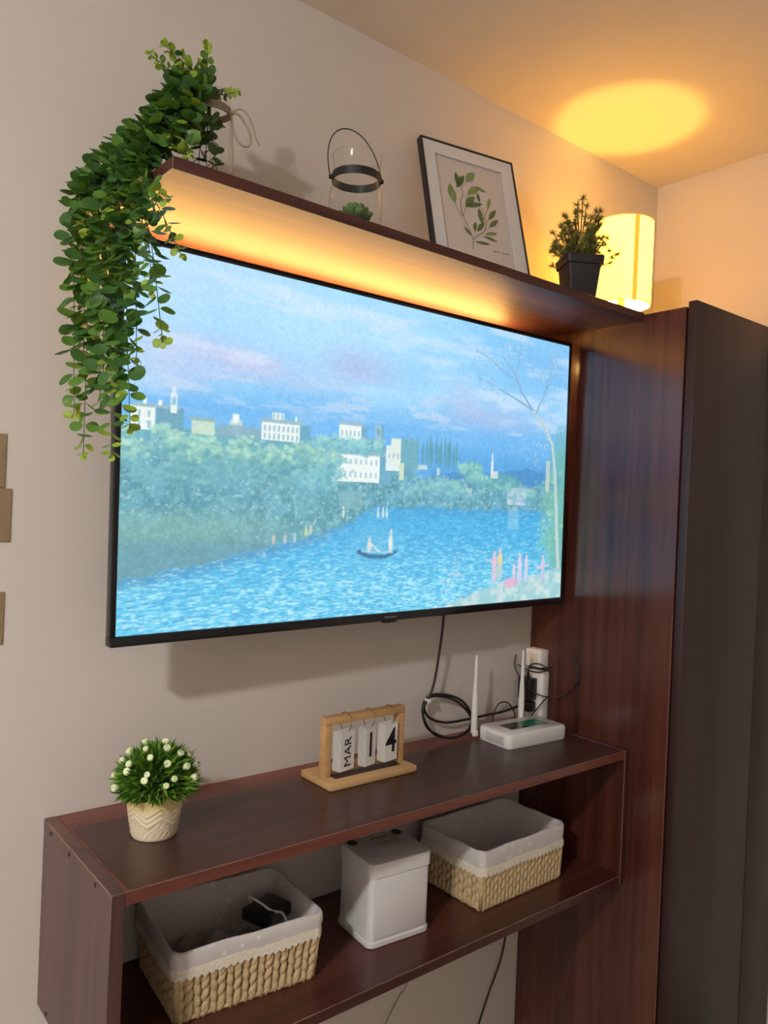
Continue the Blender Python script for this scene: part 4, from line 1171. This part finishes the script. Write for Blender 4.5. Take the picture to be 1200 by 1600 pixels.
lead = catmull([w0, w0 + Vector((0.001, -0.008, 0.018)), w0 + Vector((0.010, -0.036, 0.020)), w0 + Vector((0.020, -0.052, 0.0)), w0 + Vector((0.022, -0.058, -0.040)), w0 + Vector((0.006, -0.040, -0.075)), w0 + Vector((-0.004, -0.022, -0.105)), w0 + Vector((-0.008, -0.010, -0.125))], 8)
MB().tube(lead, 0.0016, 6).build('lead', M_cable, ad, smooth=True)
lc = thing('looped_cable', 'thin black cable looping from behind the switch across the wardrobe side', 'cable', (X2 - 0.034, -0.05, UT + 0.11))
B0 = Vector((X2 - 0.034, -0.05, UT + 0.11))
lpts = [(1.085, -0.006, ZO - 0.770), (1.078, -0.010, ZO - 0.800), (1.082, -0.030, ZO - 0.828), (1.082, -0.075, ZO - 0.852), (1.115, -0.100, ZO - 0.862), (1.136, -0.135, ZO - 0.845), (1.139, -0.160, ZO - 0.80), (1.139, -0.140, ZO - 0.752)]
MB().tube([Vector(p) - B0 for p in catmull(lpts, 10)], 0.0017, 6).build('wire', M_cable, lc, smooth=True)
MB().tube([Vector(p) - B0 for p in catmull([(1.088, -0.010, ZO - 0.795), (1.106, -0.040, ZO - 0.808), (1.110, -0.078, ZO - 0.802), (1.135, -0.084, ZO - 0.79)], 8)], 0.0017, 6).build('wire', M_cable, lc, smooth=True)

tc_ = thing('television_cable', 'thick black power cable hanging in coils below the television', 'cable', (0.80, -0.03, UT + 0.1))
B0 = Vector((0.80, -0.03, UT + 0.1))
yc = -0.030
cp = [(0.790, -0.045, ZO - 0.60), (0.795, -0.04, ZO - 0.66), (0.794, -0.032, ZO - 0.735), (0.783, yc, ZO - 0.805), (0.768, yc, ZO - 0.838)]
# two and a half turns of coil, leaning against the wall
coil = [(0.752, yc, ZO - 0.862), (0.768, yc - 0.004, ZO - 0.905), (0.825, yc - 0.012, ZO - 0.932), (0.885, yc - 0.008, ZO - 0.930), (0.912, yc, ZO - 0.905), (0.885, yc + 0.004, ZO - 0.862), (0.83, yc + 0.006, ZO - 0.838), (0.775, yc + 0.008, ZO - 0.836),
        (0.755, yc + 0.004, ZO - 0.868), (0.785, yc - 0.002, ZO - 0.918), (0.84, yc - 0.012, ZO - 0.9335), (0.895, yc - 0.006, ZO - 0.924), (0.905, yc, ZO - 0.895), (0.86, yc + 0.006, ZO - 0.855), (0.80, yc + 0.010, ZO - 0.838), (0.768, yc + 0.012, ZO - 0.845),
        (0.776, yc + 0.010, ZO - 0.880), (0.83, yc + 0.010, ZO - 0.903), (0.90, yc + 0.010, ZO - 0.906), (0.96, yc + 0.010, ZO - 0.905), (1.02, yc, ZO - 0.900), (1.07, yc - 0.004, ZO - 0.893), (1.100, -0.034, ZO - 0.894)]
MB().tube([Vector(p) - B0 for p in catmull(cp + coil, 8)], 0.0030, 8).build('cord', M_cable, tc_, smooth=True)
MB().box((0.762 - B0.x, yc - 0.007 - B0.y, ZO - 0.846 - B0.z), (0.770 - B0.x, yc + 0.006 - B0.y, ZO - 0.838 - B0.z)).build('cable_tie', M_white, tc_)
bevel_box('plug', (1.086 - B0.x, -0.055 - B0.y, ZO - 0.907 - B0.z), (1.113 - B0.x, -0.022 - B0.y, ZO - 0.882 - B0.z), M_cable, tc_, 0.004, 2)
dc = thing('data_cable', 'thin black cable arching up behind the router', 'cable', (1.03, -0.03, UT + 0.01))
MB().tube([Vector(p) - Vector((1.03, -0.03, UT + 0.01)) for p in catmull([(0.985, -0.028, UT + 0.004), (0.995, -0.022, UT + 0.035), (1.015, -0.02, UT + 0.058), (1.045, -0.022, UT + 0.056), (1.062, -0.03, UT + 0.03), (1.045, -0.045, UT + 0.015)], 8)], 0.0016, 6).build('wire', M_cable, dc, smooth=True)

for nm, pts, r, mt_, lab in (('hanging_cable', [(1.115, -0.006, UT - UH - 0.0005), (1.105, -0.006, UT - UH - 0.12), (1.085, -0.006, ZO - 1.52), (1.035, -0.006, ZO - 1.62), (1.00, -0.006, ZO - 1.70), (0.97, -0.006, 0.004)], 0.0024, M_cable, 'black cable running down the wall under the shelf unit beside the wardrobe'),
                             ('hanging_cable', [(0.79, -0.005, UT - UH - 0.0005), (0.770, -0.005, ZO - 1.47), (0.735, -0.005, ZO - 1.52), (0.70, -0.005, ZO - 1.57), (0.64, -0.005, ZO - 1.7), (0.62, -0.005, 0.004)], 0.0014, M_greyc, 'thin grey wire running down the wall under the shelf unit')):
    t = thing(nm, lab, 'cable', pts[-1])
    MB().tube([Vector(p) - Vector(pts[-1]) for p in catmull(pts, 8)], r, 6).build('wire', mt_, t, smooth=True)

# ------------------------------------------------------------------ kraft cards at the far side of the wall
for lo, hi, lab in (((-0.23, ZO - 0.4052), (-0.1222, ZO - 0.3215), 'upper brown card of the overlapping pair beside the hanging plant'),
                    ((-0.22, ZO - 0.4900), (-0.1118, ZO - 0.4065), 'lower brown card of the overlapping pair on the plain wall'),
                    ((-0.225, ZO - 0.6510), (-0.1168, ZO - 0.5680), 'lone brown card lowest on the wall beside the television')):
    o = bevel_box('wall_card', (lo[0], -0.0025, lo[1]), (hi[0], -0.0003, hi[1]), M_kraft, None, 0.0006, 1)
    tag(o, lab, 'card', 'brown cards on the wall')


# ------------------------------------------------------------------ wicker baskets
def strand_mesh(w, l):
    """one plaited seagrass strand: a bowed, tapered lozenge lying in the xz plane, bulging towards -y"""
    v = []; f = []
    secs = [(-0.5, 0.35, 0.0), (-0.28, 0.85, 0.7), (0.0, 1.0, 1.0), (0.28, 0.85, 0.7), (0.5, 0.35, 0.0)]
    for (t, ww, bl) in secs:
        for (a, d) in ((-0.5, 0.0), (-0.28, 0.75), (0.0, 1.0), (0.28, 0.75), (0.5, 0.0)):
            v.append((a * ww * w + 0.10 * w * t, -(0.001 + d * 0.0062 * (0.2 + 0.8 * bl)), t * l))
    for j in range(4):
        for i in range(4):
            f.append((j * 5 + i, j * 5 + i + 1, j * 5 + i + 6, j * 5 + i + 5))
    return MB().add(v, f)


def basket(name, label, loc, rz, w0, d0, w1, d1, hw_, hr, lace_h, cw, rowh):
    """w0,d0 bottom size; w1,d1 rim size; hw_ height of the woven part; hr rim height"""
    bk = thing(name, label, 'basket', loc, rz)
    wd_ = lambda z: w0 + (w1 - w0) * z / hr
    dd_ = lambda z: d0 + (d1 - d0) * z / hr
    core = MB()
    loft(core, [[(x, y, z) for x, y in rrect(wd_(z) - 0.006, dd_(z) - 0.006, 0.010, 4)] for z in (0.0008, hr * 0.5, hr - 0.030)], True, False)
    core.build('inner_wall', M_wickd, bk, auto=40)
    sm = strand_mesh(cw * 0.98, rowh * 1.30)
    sme = sm.mesh('strand', M_wick, True)
    hidden = MB()
    for side in range(4):
        n = int(((w0 if side in (0, 2) else d0)) / cw)
        rows_ = int(round(hw_ / rowh))
        for i in range(n):
            for j in range(rows_ + (1 if i % 2 else 0)):
                z = (j + (0.5 if i % 2 == 0 else 0.0)) * hw_ / rows_
                z = min(max(z, rowh * 0.55), hw_ - rowh * 0.35)
                W1, D1 = wd_(z), dd_(z)
                s = ((i + 0.5) / n - 0.5)
                if side == 0: M = Matrix.Translation((s * (W1 - 0.006), -D1 / 2 + 0.003, z))
                elif side == 1: M = Matrix.Translation((-W1 / 2 + 0.003, s * (D1 - 0.006), z)) @ Matrix.Rotation(-PI / 2, 4, 'Z')
                elif side == 2: M = Matrix.Translation((s * (W1 - 0.006), D1 / 2 - 0.003, z)) @ Matrix.Rotation(PI, 4, 'Z')
                else: M = Matrix.Translation((W1 / 2 - 0.003, s * (D1 - 0.006), z)) @ Matrix.Rotation(PI / 2, 4, 'Z')
                M = M @ Matrix.Rotation(R(0.12) + (0.26 if i % 2 else -0.20), 4, 'Y')
                if side in (0, 1):
                    o = link('strand', sme, bk); o.matrix_local = M
                else:
                    hidden.add(sm.v, sm.f, M)
    h = hidden.build('woven_back', M_wick, bk, smooth=True); h['kind'] = 'stuff'
    for sx in (-1, 1):
        for sy in (-1, 1):
            MB().tube([(sx * (w0 / 2 - 0.004), sy * (d0 / 2 - 0.004), 0.004), (sx * (wd_(hw_) / 2 - 0.004), sy * (dd_(hw_) / 2 - 0.004), hw_)], 0.0055, 8).build('corner_stake', M_wick, bk, smooth=True)
    MB().tube([(x, y, 0.0050) for x, y in rrect(w0 - 0.004, d0 - 0.004, 0.010, 5)], 0.0046, 8, closed=True).build('bottom_coil', M_wick, bk, smooth=True)
    # cotton liner: outer cuff, rolled rim, inner walls, floor
    nn_ = 14
    def ring(wd, dd, z, amp, seed):
        pts = rrect(wd, dd, 0.014, 6)
        # subdivide straight runs
        out = []
        for i in range(len(pts)):
            a = Vector(pts[i]); b = Vector(pts[(i + 1) % len(pts)])
            k = nn_ if (b - a).length > 0.03 else 1
            for q in range(k): out.append(a.lerp(b, q / k))
        res = []
        for i, p in enumerate(out):
            t = i / len(out)
            wv = math.sin(t * 2 * PI * 7 + seed) * 0.6 + math.sin(t * 2 * PI * 17 + seed * 2.3) * 0.4
            nr = Vector((p.x, p.y)).normalized()
            res.append((p.x + nr.x * amp * wv, p.y + nr.y * amp * wv, z + amp * 0.9 * math.sin(t * 2 * PI * 11 + seed)))
        return res
    zl = hr - lace_h
    lps = [ring(wd_(zl) + 0.006, dd_(zl) + 0.006, zl, 0.0012, 1), ring(wd_(hr) + 0.007, dd_(hr) + 0.007, hr - lace_h * 0.45, 0.0012, 2), ring(w1 + 0.006, d1 + 0.006, hr - 0.006, 0.001, 2.2), ring(w1 + 0.001, d1 + 0.001, hr, 0.001, 2.4),
           ring(w1 - 0.006, d1 - 0.006, hr - 0.002, 0.001, 2.8), ring(w1 - 0.022, d1 - 0.022, hr * 0.72, 0.0014, 3), ring(w0 - 0.024, d0 - 0.024, hr * 0.30, 0.0016, 4), ring(w0 - 0.028, d0 - 0.028, 0.012, 0.001, 4.4)]
    loft(MB(), lps, False, True).build('liner', M_liner, bk, smooth=True)
    # scalloped lace edge
    base = ring(wd_(zl) + 0.008, dd_(zl) + 0.008, zl, 0.0012, 1)
    vs = []; fs = []; fine = []
    for i in range(len(base)):
        a = Vector(base[i]); b = Vector(base[(i + 1) % len(base)])
        k = max(1, int((b - a).length / 0.0022))
        for q in range(k): fine.append(a.lerp(b, q / k))
    acc = 0.0
    for i, p in enumerate(fine):
        acc += (fine[i] - fine[i - 1]).length if i else 0
        sc_ = abs(math.sin(acc / 0.012 * PI))
        nr = Vector((p.x, p.y, 0)).normalized()
        vs += [p + Vector((0, 0, 0.012)) + nr * 0.0006, p + Vector((0, 0, 0.004)) + nr * 0.0022, p + Vector((0, 0, -0.002 - 0.0055 * sc_)) + nr * 0.0016]
    n3 = len(fine)
    for i in range(n3):
        j = (i + 1) % n3
        fs += [(3 * i, 3 * i + 1, 3 * j + 1, 3 * j), (3 * i + 1, 3 * i + 2, 3 * j + 2, 3 * j + 1)]
    MB().add(vs, fs).build('lace_trim', M_lace, bk, smooth=True)
    return bk


bl = basket('wicker_basket', 'larger woven seagrass basket with lace-edged liner holding a black charger', (0.232, -0.128, UB + 0.0003), math.radians(-5), 0.246, 0.178, 0.262, 0.190, 0.075, 0.116, 0.038, 0.0135, 0.0200)
br = basket('wicker_basket', 'empty-looking seagrass basket with a pale dotted liner beside the white tin', (0.872, -0.148, UB + 0.0003), math.radians(1), 0.262, 0.176, 0.268, 0.182, 0.080, 0.124, 0.046, 0.0118, 0.0220)

# contents of the baskets
cl = thing('folded_cloth', 'crumpled grey cloth lying in the larger basket', 'cloth', (0.215, -0.130, UB + 0.014))
def heap(wx, wy, h, seed, mat, parent, nm='folds'):
    n = 24; v = []; f = []
    rg = random.Random(seed); ph = [rg.uniform(0, 6.28) for _ in range(6)]
    for j in range(n + 1):
        for i in range(n + 1):
            x = (i / n - 0.5); y = (j / n - 0.5)
            e = max(0.0, 1 - (2 * abs(x)) ** 4) * max(0.0, 1 - (2 * abs(y)) ** 4)
            z = h * e * (0.62 + 0.22 * math.sin(9 * x + 5 * y + ph[0]) + 0.16 * math.sin(17 * y - 8 * x + ph[1]) + 0.1 * math.sin(29 * x + ph[2]))
            v.append((x * wx, y * wy, max(0.0008, z)))
    for j in range(n):
        for i in range(n):
            a = j * (n + 1) + i
            f.append((a, a + 1, a + n + 2, a + n + 1))
    mb = MB().add(v, f)
    o = len(v)
    mb.add([(-wx / 2, -wy / 2, 0), (wx / 2, -wy / 2, 0), (wx / 2, wy / 2, 0), (-wx / 2, wy / 2, 0)], [(3, 2, 1, 0)])
    return mb.build(nm, mat, parent, smooth=True)
heap(0.20, 0.135, 0.062, 4, M_cloth, cl)
ch = thing('charger', 'black charger block with a pale cable in the larger basket', 'charger', (0.305, -0.130, UB + 0.076), 0.3)
bevel_box('block', (-0.036, -0.028, 0.0), (0.036, 0.028, 0.022), M_black, ch, 0.005, 2)
MB().tube(catmull([(-0.010, -0.02, 0.021), (-0.022, -0.006, 0.034), (-0.026, 0.016, 0.040), (-0.010, 0.034, 0.030), (0.0, 0.038, 0.012)][::-1] + [(-0.006, -0.040, 0.022), (-0.004, -0.050, 0.010)], 8), 0.0022, 7).build('pale_cable', M_white, ch, smooth=True)
c2 = thing('folded_napkin', 'pale folded napkin at the bottom of the basket beside the white tin', 'napkin', (0.865, -0.150, UB + 0.014))
heap(0.18, 0.12, 0.028, 9, plain('pale_cloth', (0.55, 0.52, 0.48), 0.9), c2)

# ------------------------------------------------------------------ white storage tin
tin = thing('storage_tin', 'white metal storage tin with a lid on the lower board', 'tin', (0.5465, -0.165, UB + 0.0003), math.radians(-4.5))
w, d, hb = 0.142, 0.118, 0.156
mb = MB()
loft(mb, [[(x, y, z) for x, y in rrect(w - e, d - e, 0.014, 6)] for z, e in ((0.0, 0.003), (0.002, 0.0), (0.010, 0.0), (0.012, 0.004), (hb - 0.026, 0.004))])
mb.build('body', M_tin, tin, auto=35)
mb = MB()
loft(mb, [[(x, y, z) for x, y in rrect(w - e, d - e, 0.015, 6)] for z, e in ((hb - 0.027, 0.001), (hb - 0.026, -0.001), (hb - 0.004, -0.001), (hb - 0.0012, 0.002), (hb, 0.008))])
lid = mb.build('lid', M_tin, tin, auto=35)
bevel_box('front_panel', (-w / 2 + 0.010, -d / 2 - 0.0002, 0.016), (w / 2 - 0.012, -d / 2 + 0.004, hb - 0.030), M_tin, tin, 0.0018, 2)
M_hole = plain('brown_plug', (0.045, 0.03, 0.02), 0.6)
for x, y in ((-0.050, 0.042), (0.056, 0.044)):
    MB().lathe([(0.0105, 0.0), (0.0105, 0.0012), (0.009, 0.0018), (0.003, 0.0018)], 20, Matrix.Translation((x, y, hb))).build('round_plug', M_hole, lid, auto=40)
M_gp = plain('faded_print', (0.20, 0.18, 0.16), 0.6)
for (x0, x1, y0, y1) in ((-0.016, 0.036, 0.0045, 0.0055), (-0.016, 0.036, 0.0285, 0.0295), (-0.0165, -0.0155, 0.0045, 0.0295), (0.0355, 0.0365, 0.0045, 0.0295)):
    MB().box((x0, y0, hb + 0.0001), (x1, y1, hb + 0.0004)).build('printed_border', M_gp, lid)
for k in range(6):
    MB().box((-0.008 + k * 0.0062, 0.013, hb + 0.0001), (-0.0042 + k * 0.0062, 0.0185, hb + 0.0004)).build('printed_mark', M_gp, lid)
for k in range(4):
    MB().box((-0.010 + k * 0.011, 0.036, hb + 0.0001), (-0.003 + k * 0.011, 0.042, hb + 0.0004)).build('printed_mark', M_gp, lid)
